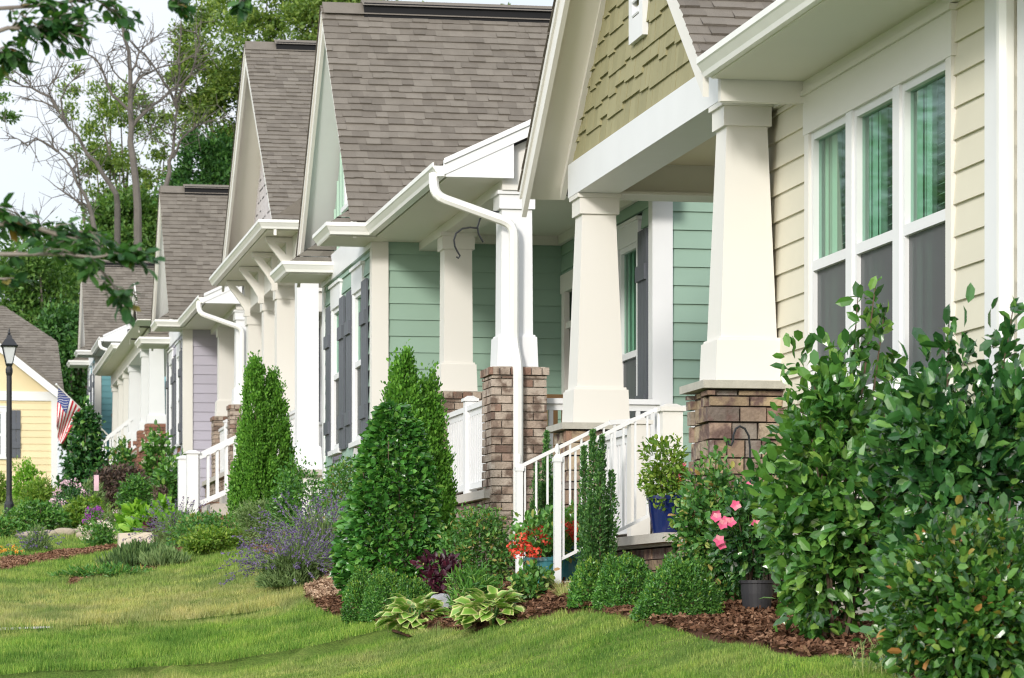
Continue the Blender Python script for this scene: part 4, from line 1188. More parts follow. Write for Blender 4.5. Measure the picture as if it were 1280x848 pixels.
def far_house():
    t = thing('cream_house', 'cream house with grey clipped roof behind the lamp post, across the side street', 'house', (1.2, 84, gz(1.2, 84)), 'houses along the street')
    zb = 2.6
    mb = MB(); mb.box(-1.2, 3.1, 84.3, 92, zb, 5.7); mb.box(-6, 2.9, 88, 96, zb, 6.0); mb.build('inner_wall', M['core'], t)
    fF = Fr((-1.4, 84), (1, 0), (0, -1))
    siding(fF, 4.62, zb, 5.62, [(2.37, 3.38, 3.95, 5.3)], seed=14).build('wall', M['far_cream'], t)
    fR = Fr((3.24, 84), (0, 1), (1, 0)); siding(fR, 8, zb, 5.7, seed=15).build('wall', M['far_cream'], t)
    xp, zp = .82, 5.72 + 2.4 * .79
    mb = MB(); mb.prism([(-1.6, 83.99, 5.72), (3.24, 83.99, 5.72), (xp, 83.99, zp)], (0, .2, 0)); mb.build('gable_wall', M['far_cream'], t)
    mb = MB(); mb.box(-1.6, 3.32, 83.94, 83.985, 5.5, 5.74); mb.build('frieze_board', M['white'], t); MB().box(3.13, 3.29, 83.94, 83.985, zb, 5.5).build('corner_board', M['white'], t)
    window(t, fF, 2.45, 3.28, 4.05, 5.2, header=.12, side=.09, rail=4.6, curt=False)
    shutter(t, fF, 3.4, 3.74, 4.02, 5.25)
    mb = MB()
    for s in (1, -1):
        xe = xp + s * 2.6
        ze = zp - 2.62 * .79
        mb.prism([(xe, 83.6, ze + .12), (xp, 83.6, zp + .12), (xp, 83.6, zp - .12), (xe, 83.6, ze - .1)], (0, .06, 0))
    mb.build('rake_board', M['white'], t)
    mb = MB()
    for s in (1, -1):
        xe = xp + s * 2.6; ze = zp - 2.62 * .79
        mb.prism([(xe, 83.62, ze + .2), (xp, 83.62, zp + .2), (xp, 83.62, zp + .12), (xe, 83.62, ze + .12)], (0, 6, 0))
    mb.build('front_roof', M['roof'], t)
    # main roof, its slope to us clipped at the right end
    Y0, Y1 = 85.6, 89.6
    P = lambda px, py, Y: (at(px, Y), Y, (HZ - py) / F * zdep(at(px, Y), Y))
    a, b, c_, d_ = P(80, 490, Y0), P(72, 424, 87.9), P(4, 383, Y1), P(-170, 383, Y1)
    e = P(-170, 490, Y0)
    pts = [e, a, b, c_, d_]
    # fit to one plane: z from y
    z0 = a[2]; k = (c_[2] - a[2]) / (Y1 - Y0)
    pts = [(p[0], p[1], z0 + k * (p[1] - Y0)) for p in pts]
    mb = MB(); mb.prism(pts, (0, .25, -.12)); r = mb.build('roof', M['deck'], t)
    ln = math.hypot(1, k)
    x0 = pts[0][0]
    poly = [(p[0] - x0, (p[1] - Y0) * ln) for p in pts]
    shingles((x0, Y0, z0 + .01), (1, 0, 0), (0, 1 / ln, k / ln), (0, -k / ln, 1 / ln), poly, seed=61, exposure=.14).build('shingles', M['roof'], r)
    return t


yellow_house()
GR = porch_house('green_house', 'sage green house with charcoal shutters, steep brown roof and a brick porch pier', 'houses along the street', 0, 0, M['green'], M['mint'], 100)
white_house()
porch_house('lavender_house', 'lavender house with dark shutters and its own porch, beyond the tall white porch', 'houses along the street', 26.3, 1.33, M['lavender'], M['white_siding'], 200)
house_five()
porch_house('blue_house', 'last house of the row, teal siding under a big brown roof beyond the brick piers', 'houses along the street', 59.05, 3.4, M['teal'], M['white_siding'], 300, brick='red_brick', detail=False)
far_house()
# ------------------------------------------------------------------ ground
def axis(segs):
    out = []
    for a, b, s in segs: out += list(np.arange(a, b - 1e-6, s))
    out.append(segs[-1][1]); return np.array(out)


def lawn_material():
    m, nt, out = nodes_of('lawn')
    b = principled(nt, out, .95, .1)
    g = N(nt, 'ShaderNodeNewGeometry')
    n1 = N(nt, 'ShaderNodeTexNoise'); n1.inputs['Scale'].default_value = 1.3; n1.inputs['Detail'].default_value = 8; n1.inputs['Roughness'].default_value = .65
    nt.links.new(g.outputs['Position'], n1.inputs['Vector'])
    r1 = ramp(nt, [(.35, (.06, .12, .018)), (.55, (.12, .17, .034)), (.7, (.25, .22, .08))]); nt.links.new(n1.outputs['Fac'], r1.inputs[0])
    n2 = N(nt, 'ShaderNodeTexNoise'); n2.inputs['Scale'].default_value = 55; n2.inputs['Detail'].default_value = 5
    nt.links.new(g.outputs['Position'], n2.inputs['Vector'])
    ma = N(nt, 'ShaderNodeMath', operation='MULTIPLY_ADD'); ma.inputs[1].default_value = 1.0; ma.inputs[2].default_value = .5
    nt.links.new(n2.outputs['Fac'], ma.inputs[0])
    vm = N(nt, 'ShaderNodeVectorMath', operation='SCALE'); nt.links.new(r1.outputs[0], vm.inputs[0]); nt.links.new(ma.outputs[0], vm.inputs['Scale'])
    nt.links.new(vm.outputs[0], b.inputs['Base Color'])
    bp = N(nt, 'ShaderNodeBump'); bp.inputs['Strength'].default_value = .6; bp.inputs['Distance'].default_value = .03
    nt.links.new(n2.outputs['Fac'], bp.inputs['Height']); nt.links.new(bp.outputs[0], b.inputs['Normal'])
    return m


def blade_material():
    m, nt, out = nodes_of('grass_blade')
    g = N(nt, 'ShaderNodeNewGeometry')
    rp = ramp(nt, [(0, (.085, .19, .024)), (.45, (.15, .29, .038)), (.8, (.25, .38, .062)), (1, (.38, .47, .11))]); nt.links.new(g.outputs['Random Per Island'], rp.inputs[0])
    # dry, straw-coloured patches that belong to the turf, more of them on the upper lawn
    n1 = N(nt, 'ShaderNodeTexNoise'); n1.inputs['Scale'].default_value = 1.6; n1.inputs['Detail'].default_value = 9; n1.inputs['Roughness'].default_value = .72
    nt.links.new(g.outputs['Position'], n1.inputs['Vector'])
    sx = N(nt, 'ShaderNodeSeparateXYZ'); nt.links.new(g.outputs['Position'], sx.inputs[0])
    mr = N(nt, 'ShaderNodeMapRange'); mr.inputs['From Min'].default_value = 15; mr.inputs['From Max'].default_value = 50
    nt.links.new(sx.outputs['Y'], mr.inputs['Value'])
    dry = ramp(nt, [(0, (.38,) * 3), (.12, (.42,) * 3), (.2, (.52,) * 3), (.23, (.55,) * 3), (.262, (.34,) * 3), (.365, (.40,) * 3), (.395, (.72,) * 3), (.52, (.60,) * 3), (.6, (.46,) * 3), (.7, (.40,) * 3), (1, (.5,) * 3)])
    nt.links.new(mr.outputs[0], dry.inputs[0])
    ad = N(nt, 'ShaderNodeMath', operation='ADD'); nt.links.new(n1.outputs['Fac'], ad.inputs[0]); nt.links.new(dry.outputs[0], ad.inputs[1])
    r2 = ramp(nt, [(0, (0, 0, 0)), (.0, (0, 0, 0)), (1, (1, 1, 1))])
    m2 = N(nt, 'ShaderNodeMapRange'); m2.inputs['From Min'].default_value = .88; m2.inputs['From Max'].default_value = 1.42
    nt.links.new(ad.outputs[0], m2.inputs['Value'])
    straw = ramp(nt, [(0, (.36, .31, .11)), (.5, (.52, .44, .2)), (1, (.66, .57, .31))]); 
    wn = N(nt, 'ShaderNodeMath', operation='FRACT'); mu = N(nt, 'ShaderNodeMath', operation='MULTIPLY'); mu.inputs[1].default_value = 17.3
    nt.links.new(g.outputs['Random Per Island'], mu.inputs[0]); nt.links.new(mu.outputs[0], wn.inputs[0]); nt.links.new(wn.outputs[0], straw.inputs[0])
    mx = N(nt, 'ShaderNodeMix', data_type='RGBA'); nt.links.new(m2.outputs[0], mx.inputs['Factor']); nt.links.new(rp.outputs[0], mx.inputs[6]); nt.links.new(straw.outputs[0], mx.inputs[7])
    # deeper and paler stretches of turf
    n3 = N(nt, 'ShaderNodeTexNoise'); n3.inputs['Scale'].default_value = 1.4; n3.inputs['Detail'].default_value = 5; n3.inputs['Roughness'].default_value = .6
    nt.links.new(g.outputs['Position'], n3.inputs['Vector'])
    r3 = ramp(nt, [(.36, (.55, .68, .6)), (.5, (.95, .97, .95)), (.64, (1.28, 1.22, 1.1))]); nt.links.new(n3.outputs['Fac'], r3.inputs[0])
    vm = N(nt, 'ShaderNodeVectorMath', operation='MULTIPLY'); nt.links.new(mx.outputs[2], vm.inputs[0]); nt.links.new(r3.outputs[0], vm.inputs[1])
    b = N(nt, 'ShaderNodeBsdfPrincipled'); b.inputs['Roughness'].default_value = .6; b.inputs['Specular IOR Level'].default_value = .25
    nt.links.new(vm.outputs[0], b.inputs['Base Color'])
    t = N(nt, 'ShaderNodeBsdfTranslucent'); nt.links.new(vm.outputs[0], t.inputs[0])
    ms = N(nt, 'ShaderNodeMixShader'); ms.inputs[0].default_value = .3
    nt.links.new(b.outputs[0], ms.inputs[1]); nt.links.new(t.outputs[0], ms.inputs[2]); nt.links.new(ms.outputs[0], out.inputs[0])
    return m


M['lawn'] = lawn_material(); M['blade'] = blade_material()


def grid_obj(name, xs, ys, mat, dz=0.0, zf=None, smooth=True):
    gx, gy = np.meshgrid(xs, ys)
    z = (zf or ground)(gx, gy) + dz
    v = np.stack([gx, gy, z], -1).reshape(-1, 3)
    nx, ny = len(xs), len(ys)
    i = np.arange(nx - 1)[None, :] + np.arange(ny - 1)[:, None] * nx
    q = np.stack([i, i + 1, i + 1 + nx, i + nx], -1).reshape(-1)
    return make_obj(name, v, q, np.full((nx - 1) * (ny - 1), 4), mat, smooth=smooth)


gxs = axis([(-700, -60, 80), (-60, -10, 5), (-10, -2, 1), (-2, 6, .2), (6, 20, 2), (20, 100, 20), (100, 700, 100)])
gys = axis([(-60, 8, 4), (8, 62, .2), (62, 120, 2), (120, 300, 30), (300, 900, 100)])
tag(grid_obj('ground', gxs, gys, M['lawn']), kind='structure')
tag(grid_obj('road', axis([(-11, -4.5, 1.0)]), axis([(-60, 8, 2), (8, 120, 1)]), M['road'], .03), kind='structure')
kb = MB()
ks = axis([(-60, 120, 3)])
for a, b in zip(ks[:-1], ks[1:]):
    za, zb2 = gz(-4.4, a), gz(-4.4, b)
    kb.hexa([(-4.5, a, za - .1), (-4.35, a, za - .1), (-4.35, b, zb2 - .1), (-4.5, b, zb2 - .1), (-4.5, a, za + .14), (-4.35, a, za + .14), (-4.35, b, zb2 + .14), (-4.5, b, zb2 + .14)])
tag(kb.build('kerb', M['concrete']), kind='structure')
tag(grid_obj('sidewalk', axis([(-3.2, -1.9, .3)]), axis([(-60, 8, 2), (8, 120, .5)]), M['concrete'], .03), kind='structure')
tag(grid_obj('path', axis([(-1.88, 1.3, .2)]), axis([(28.42, 29.2, .13)]), M['concrete'], .012), kind='structure')
tag(grid_obj('path', axis([(-1.88, .5, .2)]), axis([(22.85, 24.0, .2)]), M['concrete'], .004), kind='structure')

# ------------------------------------------------------------------ mulch beds
edge_px = [(1130, 824), (1060, 824), (1000, 822), (950, 812), (900, 803), (850, 792), (790, 778), (745, 767), (700, 768), (650, 778), (600, 788), (555, 790), (500, 786), (450, 778), (405, 768), (384, 752), (379, 735), (384, 722)]
bed_a = [hit(*p) for p in edge_px] + [(3.72, 28.0), (5.7, 28.0), (5.7, 14.6)]
bed_a = [(4.35, 14.0)] + bed_a + [(5.7, 14.0)]
b2 = [(0, 716), (0, 700), (40, 696), (75, 690), (140, 686), (175, 676), (208, 668), (235, 676), (225, 694), (190, 690), (150, 687), (110, 694), (60, 703)]
bed_b = [hit(*p) for p in b2]
bed_c = [(3.75, 29.6), (3.75, 33), (3.7, 36.5), (3.7, 40), (3.8, 45), (3.9, 58), (5.3, 58), (5.0, 29.6)]
bed_d = [hit(*p) for p in [(84, 733), (130, 722), (200, 712), (240, 702), (215, 700), (130, 714), (90, 724)]]


def inside(px_, py_, poly):
    x = np.asarray(px_); y = np.asarray(py_); r = np.zeros(x.shape, bool)
    n = len(poly); j = n - 1
    for i in range(n):
        xi, yi = poly[i]; xj, yj = poly[j]
        c = ((yi > y) != (yj > y)) & (x < (xj - xi) * (y - yi) / (yj - yi + 1e-12) + xi)
        r ^= c; j = i
    return r


M['mulch'] = varied('bark_mulch', [(0, (.07, .036, .022)), (.4, (.13, .066, .038)), (.75, (.19, .1, .06)), (1, (.29, .175, .11))], .95, 12, .4, .1, .9, 45)
M['chips'] = varied('dry_wood_chips', [(0, (.22, .135, .09)), (.5, (.38, .26, .175)), (1, (.55, .41, .29))], .95, 12, .3, .1, .9, 45)
M['red_mulch'] = varied('red_mulch', [(0, (.14, .07, .04)), (.5, (.22, .12, .075)), (1, (.32, .19, .12))], .95, 12, .3, .1, .9, 45)


def mulch(name, poly, mat, dens, rng, step=.08, hump=.05, sz=.022):
    xs_ = [p[0] for p in poly]; ys_ = [p[1] for p in poly]
    gx, gy = np.meshgrid(np.arange(min(xs_), max(xs_) + step, step), np.arange(min(ys_), max(ys_) + step, step))
    ins = inside(gx, gy, poly)
    z = ground(gx, gy) + hump * (.6 + .4 * np.sin(gx * 5 + gy * 3) * np.sin(gy * 4.3)) * ins - .03 * (~ins)
    v = np.stack([gx, gy, z], -1).reshape(-1, 3)
    ny, nx = gx.shape
    i = (np.arange(nx - 1)[None, :] + np.arange(ny - 1)[:, None] * nx)
    cell = ins[:-1, :-1] | ins[1:, 1:] | ins[:-1, 1:] | ins[1:, :-1]
    i = i[cell]
    q = np.stack([i, i + 1, i + 1 + nx, i + nx], -1).reshape(-1)
    A = (q, np.full(len(i), 4))
    n = int(len(i) * step * step * dens)
    cx = rng.uniform(min(xs_), max(xs_), n * 4); cy = rng.uniform(min(ys_), max(ys_), n * 4)
    k = inside(cx, cy, poly); cx, cy = cx[k][:n], cy[k][:n]
    cz = ground(cx, cy) + hump * (.6 + .4 * np.sin(cx * 5 + cy * 3) * np.sin(cy * 4.3)) + rng.uniform(0, .014, len(cx))
    g = rng.normal(size=(len(cx), 3)) * np.array([1, 1, .35]); nn = rng.normal(size=(len(cx), 3)) * .5 + np.array([0, 0, 1.0])
    lv = leaf_mesh((np.array([(-.13, -.5, 0), (.13, -.5, 0), (.16, .5, .02), (-.1, .5, .02)]), [(0, 1, 2, 3)]), np.stack([cx, cy, cz], 1), g, nn, sz * 2.2 * rng.uniform(.5, 1.5, len(cx)))
    vv, ii, ss = merge([(v, *A), lv])
    return tag(make_obj(name, vv, ii, ss, mat), kind='stuff')


rng = np.random.default_rng(5)
mulch('mulch', bed_a, M['mulch'], 2600, rng)
mulch('mulch', [hit(*p) for p in [(379, 735), (384, 722), (396, 712), (415, 708), (440, 716), (445, 735), (425, 752), (392, 756)]], M['chips'], 6000, rng, hump=.085)
mulch('mulch', bed_b, M['red_mulch'], 1500, rng, hump=.04)
mulch('mulch', bed_c, M['red_mulch'], 500, rng, hump=.03)
mulch('mulch', bed_d, M['red_mulch'], 900, rng, hump=.02)

# ------------------------------------------------------------------ turf
def turf():
    rng = np.random.default_rng(3)
    ps = []
    for y0, y1, x0, x1, dens, h, w in ((14.5, 19, 1.0, 5.2, 7000, .034, .005), (19, 25, .3, 4.6, 6800, .038, .0055), (25, 32, .2, 4.0, 4800, .055, .007), (32, 45, .2, 4, 2400, .055, .009), (45, 62, .0, 4.2, 800, .06, .014)):
        n = int((y1 - y0) * (x1 - x0) * dens)
        ps.append((rng.uniform(x0, x1, n), rng.uniform(y0, y1, n), np.full(n, h), np.full(n, w)))
    x, y, h, w = [np.concatenate(c) for c in zip(*ps)]
    px = (x / y - T) / (1 + x / y * T) * F + 640
    k = (px > -60) & (px < 1340)
    for b in (bed_a, bed_b, bed_c, bed_d): k &= ~inside(x, y, b)
    k &= ~((y > 28.36 + .03 * np.sin(x * 9)) & (y < 29.26) & (x < 1.15 + .1 * np.sin(y * 9))) & ~((y > 22.74 + .03 * np.sin(x * 8)) & (y < 24.08) & (x < .5))
    x, y, h, w = x[k], y[k], h[k], w[k]
    n = len(x)
    tuft = .6 + .65 * np.sin(x * 11 + np.sin(y * 7) * 2) * np.sin(y * 9 + np.sin(x * 6) * 2) + rng.uniform(-.3, .5, n)
    # longer, uncut fringe along the walks
    fr = ((np.abs(y - 28.3) < .16) | (np.abs(y - 22.66) < .12) | (np.abs(y - 29.4) < .14) | (np.abs(y - 24.2) < .14)) & (x < 4.3)
    h = h * np.clip(tuft, .35, 1.5) * np.where(fr, rng.uniform(.9, 2.0, n), 1)
    a = rng.uniform(0, 6.28, n); lean = rng.uniform(0, .6, n); b = rng.uniform(0, 6.28, n)
    z = ground(x, y) - .004
    p0 = np.stack([x - np.cos(a) * w / 2, y - np.sin(a) * w / 2, z], 1)
    p1 = np.stack([x + np.cos(a) * w / 2, y + np.sin(a) * w / 2, z], 1)
    p2 = np.stack([x + np.cos(b) * lean * h, y + np.sin(b) * lean * h, z + h], 1)
    v = np.stack([p0, p1, p2], 1).reshape(-1, 3)
    return make_obj('grass', v, np.arange(3 * n), np.full(n, 3), M['blade'])


tag(turf(), 'short green and straw coloured turf of the front lawns', 'grass', kind='stuff')

# ------------------------------------------------------------------ planting by the yellow house
shrub('camellia_bush', 'big dark glossy camellia at the right edge in front of the yellow wall', 1224, 436, 226, 15.0, L['camellia_dark'], T_OVAL, .086, 5600, 'barrel', .95, 300, .24, .45, stems=8, X=4.97, cat='shrub', spread=.6, csig=.10)
shrub('photinia_bush', 'low red-tipped bush in the bottom right corner under the dark camellia', 1215, 640, 250, 13.9, L['redtip'], T_OVAL, .055, 6400, 'ball', 1.0, 360, .2, .4, stems=5, spread=.65, csig=.12)
shrub('camellia_bush', 'bright green camellia with a tall spindly top in front of the triple window', 1046, 440, 200, 17.5, L['camellia'], T_OVAL, .082, 4600, 'ball', .95, 250, .26, .35, stems=7, spread=.55, csig=.09, lift=.07)


def shoots(root, X, Y, z0, tops, mat, n, size, rng):
    """long leafy shoots that rise out of a bush"""
    for (px, py) in tops:
        e = np.array([at(px, Y), Y + rng.uniform(-.1, .1), (HZ - py) / F * zdep(at(px, Y), Y)])
        b = np.array([X + (e[0] - X) * .35, Y, z0 + (e[2] - z0) * .4])
        mb = MB(); mid = (b + e) / 2 + rng.normal(size=3) * .02
        mb.tube([b, mid, e], [.009, .007, .003], 5); mb.build('stem', M['twig'], root)
        u = rng.uniform(.2, 1, n) ** .7
        p = b[None] * (1 - u[:, None]) + e[None] * u[:, None] + rng.normal(size=(n, 3)) * .045 * (1.25 - u[:, None])
        d = nrm(rng.normal(size=(n, 3)) + np.array([0, 0, .4]))
        v, i, s = leaves_on(T_OVAL, p, d, rng, size, .5, .6)
        make_obj('shoot_leaves', v, i, s, mat, root)


cam2 = [o for o in bpy.data.objects if o.name.startswith('camellia_bush')][-1]
shoots(cam2, cam2.location.x, 17.5, cam2.location.z, [(1092, 352), (1070, 372), (1105, 385), (1040, 445), (1118, 440), (1010, 470)], L['camellia'], 46, .08, np.random.default_rng(2))
cam1 = [o for o in bpy.data.objects if o.name.startswith('camellia_bush')][0]
shoots(cam1, cam1.location.x, 15.0, cam1.location.z, [(1275, 378), (1180, 400)], L['camellia_dark'], 40, .08, np.random.default_rng(4))
shrub('nandina_bush', 'loose green shrub with bronze tips at the foot of the stone pier', 895, 582, 118, 20.35, L['nandina'], T_OVAL, .046, 5200, 'ball', .8, 260, .2, .35, csig=.13)
shrub('boxwood', 'clipped round boxwood nearest the yellow porch pier', 847, 699, 104, 19.4, L['box'], T_DIAM, .021, 15000, 'dome', 1.0, 0, .09, .8, group='clipped boxwood balls', stems=3, fr=5)
shrub('boxwood', 'clipped boxwood in the middle of the three by the stair foot', 784, 694, 78, 20.5, L['box'], T_DIAM, .021, 12000, 'dome', 1.0, 0, .09, .8, group='clipped boxwood balls', stems=3, fr=5)
shrub('boxwood', 'boxwood half hidden beside the white stair post', 737, 703, 48, 21.0, L['box'], T_DIAM, .021, 6500, 'dome', 1.2, 0, .09, .8, group='clipped boxwood balls', stems=3, fr=5)
shrub('boxwood', 'clipped boxwood at the left end of the mulch bed', 450, 712, 42, 25.5, L['box'], T_DIAM, .021, 7000, 'dome', 1.1, 0, .09, .8, group='clipped boxwood balls', stems=3, fr=5)
shrub('boxwood', 'dark clipped boxwood below the broad camellia cone', 482, 712, 58, 25.0, L['box'], T_DIAM, .021, 9500, 'dome', 1.0, 0, .09, .8, group='clipped boxwood balls', stems=3, fr=5)
shrub('boxwood', 'low boxwood behind the variegated hosta and beside the grey rock', 514, 724, 54, 24.4, L['box'], T_DIAM, .021, 8000, 'dome', 1.0, 0, .09, .8, group='clipped boxwood balls', stems=3, fr=5)


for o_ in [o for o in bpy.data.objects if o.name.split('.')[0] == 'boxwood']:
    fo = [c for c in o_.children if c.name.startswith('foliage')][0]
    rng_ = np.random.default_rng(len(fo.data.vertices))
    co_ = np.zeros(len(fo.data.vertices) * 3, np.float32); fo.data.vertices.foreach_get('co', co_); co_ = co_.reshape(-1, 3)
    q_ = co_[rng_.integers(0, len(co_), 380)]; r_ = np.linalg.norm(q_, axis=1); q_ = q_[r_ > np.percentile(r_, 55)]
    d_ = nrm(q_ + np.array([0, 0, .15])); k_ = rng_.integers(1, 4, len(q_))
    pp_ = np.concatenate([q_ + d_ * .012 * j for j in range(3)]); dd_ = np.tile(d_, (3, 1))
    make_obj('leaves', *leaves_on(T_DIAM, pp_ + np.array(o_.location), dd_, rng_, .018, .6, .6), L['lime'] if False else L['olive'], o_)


def holly(px, Y, ytop, cols, label):
    X = at(px, Y); z0 = gz(X, Y); zt = (HZ - ytop) / F * zdep(X, Y)
    rng = np.random.default_rng(int(px))
    t = thing('columnar_holly', label, 'shrub', (X, Y, z0), 'slim hollies at the foot of the stairs')
    vs = []; mb = MB()
    for dx, dh, r in cols:
        c = np.array([X + dx, Y + rng.uniform(-.06, .06), z0])
        h = (zt - z0) * dh
        n = int(3300 * dh * r / .05)
        p, d = crown_points('column', c, r, r, h, n, rng, .2, .5, 5)
        p[:, 2] = c[2] + .05 + (p[:, 2] - c[2])
        vs.append(leaves_on(T_DIAM, p, d, rng, .024, .9, .6))
        mb.tube([c + np.array([-dx * .6, 0, -.02]), c + np.array([0, 0, h * .9])], [.008, .003], 5)
    make_obj('foliage', *merge(vs), L['holly'], t); mb.build('stem', M['twig'], t)


holly(748, 22.25, 548, [(-.095, .9, .032), (-.04, 1.0, .034), (.0, .86, .034), (.035, .97, .03), (.1, .74, .034), (-.01, .6, .05), (.06, .52, .045), (-.07, .55, .05)], 'slim upright holly in front of the near white stair rail')
holly(680, 24.75, 548, [(-.07, .78, .035), (.03, 1.0, .035), (.0, .65, .05), (-.1, .5, .035), (.07, .7, .03)], 'slim upright holly beyond the far stair rail')


def pot(name, label, X, Y, z0, r, h, mat, taper=.72, rim=True, cat='flower pot', group=None):
    t = thing(name, label, cat, (X, Y, z0), group)
    prof = [(r * taper, z0), (r * taper * 1.04, z0 + .01), (r * (.5 + taper / 2) * 1.05, z0 + h * .55), (r * .97, z0 + h * .88), (r * 1.05, z0 + h * .9), (r * 1.05, z0 + h), (r * .93, z0 + h), (r * .9, z0 + h * .86)]
    mb = MB(); mb.lathe(X, Y, prof, 24); mb.build('pot_body', mat, t, smooth=False)
    mb = MB(); mb.lathe(X, Y, [(r * .9, z0 + h * .84), (r * .9, z0 + h * .9)], 20); mb.build('soil', M['soil'], t)
    return t


def potted(name, label, X, Y, z0, w, h, mat, tpl, size, n, seed, fl=None, cat='plant', group=None, shape='ball', amp=.25, extra=None):
    rng = np.random.default_rng(seed)
    t = thing(name, label, cat, (X, Y, z0), group)
    p, d = crown_points(shape, (X, Y, z0), w / 2, w / 2, h, n, rng, .2, amp, 3)
    p[:, 2] = np.maximum(p[:, 2], z0 - .05)
    make_obj('foliage', *leaves_on(tpl, p, d, rng, size, .3, .8), mat, t)
    mb = MB()
    for k in range(5):
        a = k * 1.26; mb.tube([(X, Y, z0 - .05), (X + math.cos(a) * w * .12, Y + math.sin(a) * w * .12, z0 + h * .35), (X + math.cos(a) * w * .3, Y + math.sin(a) * w * .3, z0 + h * .7)], [.007, .005, .003], 5)
    mb.build('stem', M['twig'], t)
    for (fm, pts, petals, fs) in (fl or []):
        for (qx, qy, qY) in pts:
            q = np.array([at(qx, qY), qY, (HZ - qy) / F * zdep(at(qx, qY), qY)])
            fo = make_obj('blossom', *bloom(q, nrm(np.array([-.3, -1, .4]) + rng.normal(size=3) * .3), petals, fs, rng), fm, t)
            mb = MB(); mb.tube([(X + (q[0] - X) * .3, Y + (q[1] - Y) * .3, z0 + h * .3), ((X + q[0]) / 2, (Y + q[1]) / 2, (z0 + h * .35 + q[2]) / 2 + .03), tuple(q)], [.004, .003, .0025], 5)
            mb.build('flower_stalk', L['azalea'], t)
    return t


zst = gz(4.4, 23.4)
pot('teal_pot', 'teal glazed pot by the foot of the stairs, behind the near white post', at(712, 23.35), 23.35, zst + .02, .155, .30, M['teal_pot'], group='teal glazed pots')
pot('teal_pot', 'paler teal pot to the left of the near stair post', at(679, 23.0), 23.0, zst - .03, .14, .26, M['teal_pot'], group='teal glazed pots')
potted('geranium', 'coral geranium in the teal pot left of the near stair post', at(679, 23.0), 23.0, zst + .2, .46, .36, L['azalea'], T_OVAL, .05, 900, 1,
       [(L['red'], [(651, 672, 22.9), (655, 680, 22.85), (670, 691, 22.8), (661, 664, 23.0), (672, 668, 22.95), (676, 664, 22.95), (664, 690, 22.8), (641, 684, 23.0), (647, 692, 22.85), (683, 675, 22.85), (658, 684, 22.8)], 40, .056)], group='potted geraniums')
potted('geranium', 'red geranium in the teal pot right of the near stair post', at(712, 23.35), 23.35, zst + .27, .42, .34, L['azalea'], T_OVAL, .05, 800, 2,
       [(L['red'], [(709, 652, 23.3), (716, 656, 23.3), (707, 665, 23.2), (713, 668, 23.2), (719, 660, 22.95), (711, 660, 22.9), (706, 658, 22.9), (717, 671, 22.95)], 40, .054), (L['pink'], [(706, 642, 23.5)], 12, .03)], group='potted geraniums')
# cobalt pot on the porch edge
Xp = at(833, 22.1)
pot('blue_pot', 'cobalt blue pot of flowers on the stone porch edge behind the stair rail', Xp, 22.1, .557, .135, .27, M['blue_pot'])
potted('mixed_flowers', 'trailing lime foliage with pink and white blooms in the cobalt pot', Xp, 22.1, .70, .38, .5, L['olive'], T_OVAL, .038, 1700, 3,
       [(L['pink'], [(852, 590, 22.0), (847, 594, 22.0), (856, 582, 22.0), (840, 577, 22.1), (832, 590, 22.0)], 14, .028), (L['red'], [(843, 573, 22.1), (850, 600, 21.95)], 12, .024),
        (L['whitep'], [(812, 598, 22.0), (808, 592, 22.05), (830, 574, 22.1)], 12, .022)])
# pink mandevilla in a black nursery pot
Xm = at(946, 19.6); zm = gz(Xm, 19.6) + .04
pot('nursery_pot', 'black plastic nursery pot sitting on the mulch', Xm, 19.6, zm, .105, .19, M['terracotta'], .8)
potted('mandevilla', 'climbing mandevilla with pink trumpet flowers in the black pot', Xm - .05, 19.6, zm + .17, .42, .66, L['camellia_dark'], T_OVAL, .055, 1500, 4,
       [(L['pink'], [(899, 676, 19.30), (901, 682, 19.32), (907, 652, 19.35), (913, 654, 19.30), (896, 648, 19.35), (920, 632, 19.40), (945, 656, 19.30), (894, 643, 19.40), (935, 610, 19.40), (903, 656, 19.30)], 5, .04)], shape='ball')
# shepherd's hook
def hook():
    Y = 19.9
    P = lambda px, py: (at(px, Y), Y, (HZ - py) / F * zdep(at(px, Y), Y))
    X0 = at(938, Y)
    t = thing('shepherd_hook', "black iron shepherd's hook standing before the stone pier", 'garden hook', (X0, Y, gz(X0, Y)))
    path = [(X0, Y, gz(X0, Y) - .1), P(938, 640), P(937.5, 560), P(936, 545), P(931, 536), P(925, 533), P(920, 536), P(917, 544), P(916.5, 552), P(914, 557), P(911, 556), P(910, 551)]
    MB().tube(path, .0075, 6).build('pole', M['black'], t)


hook()

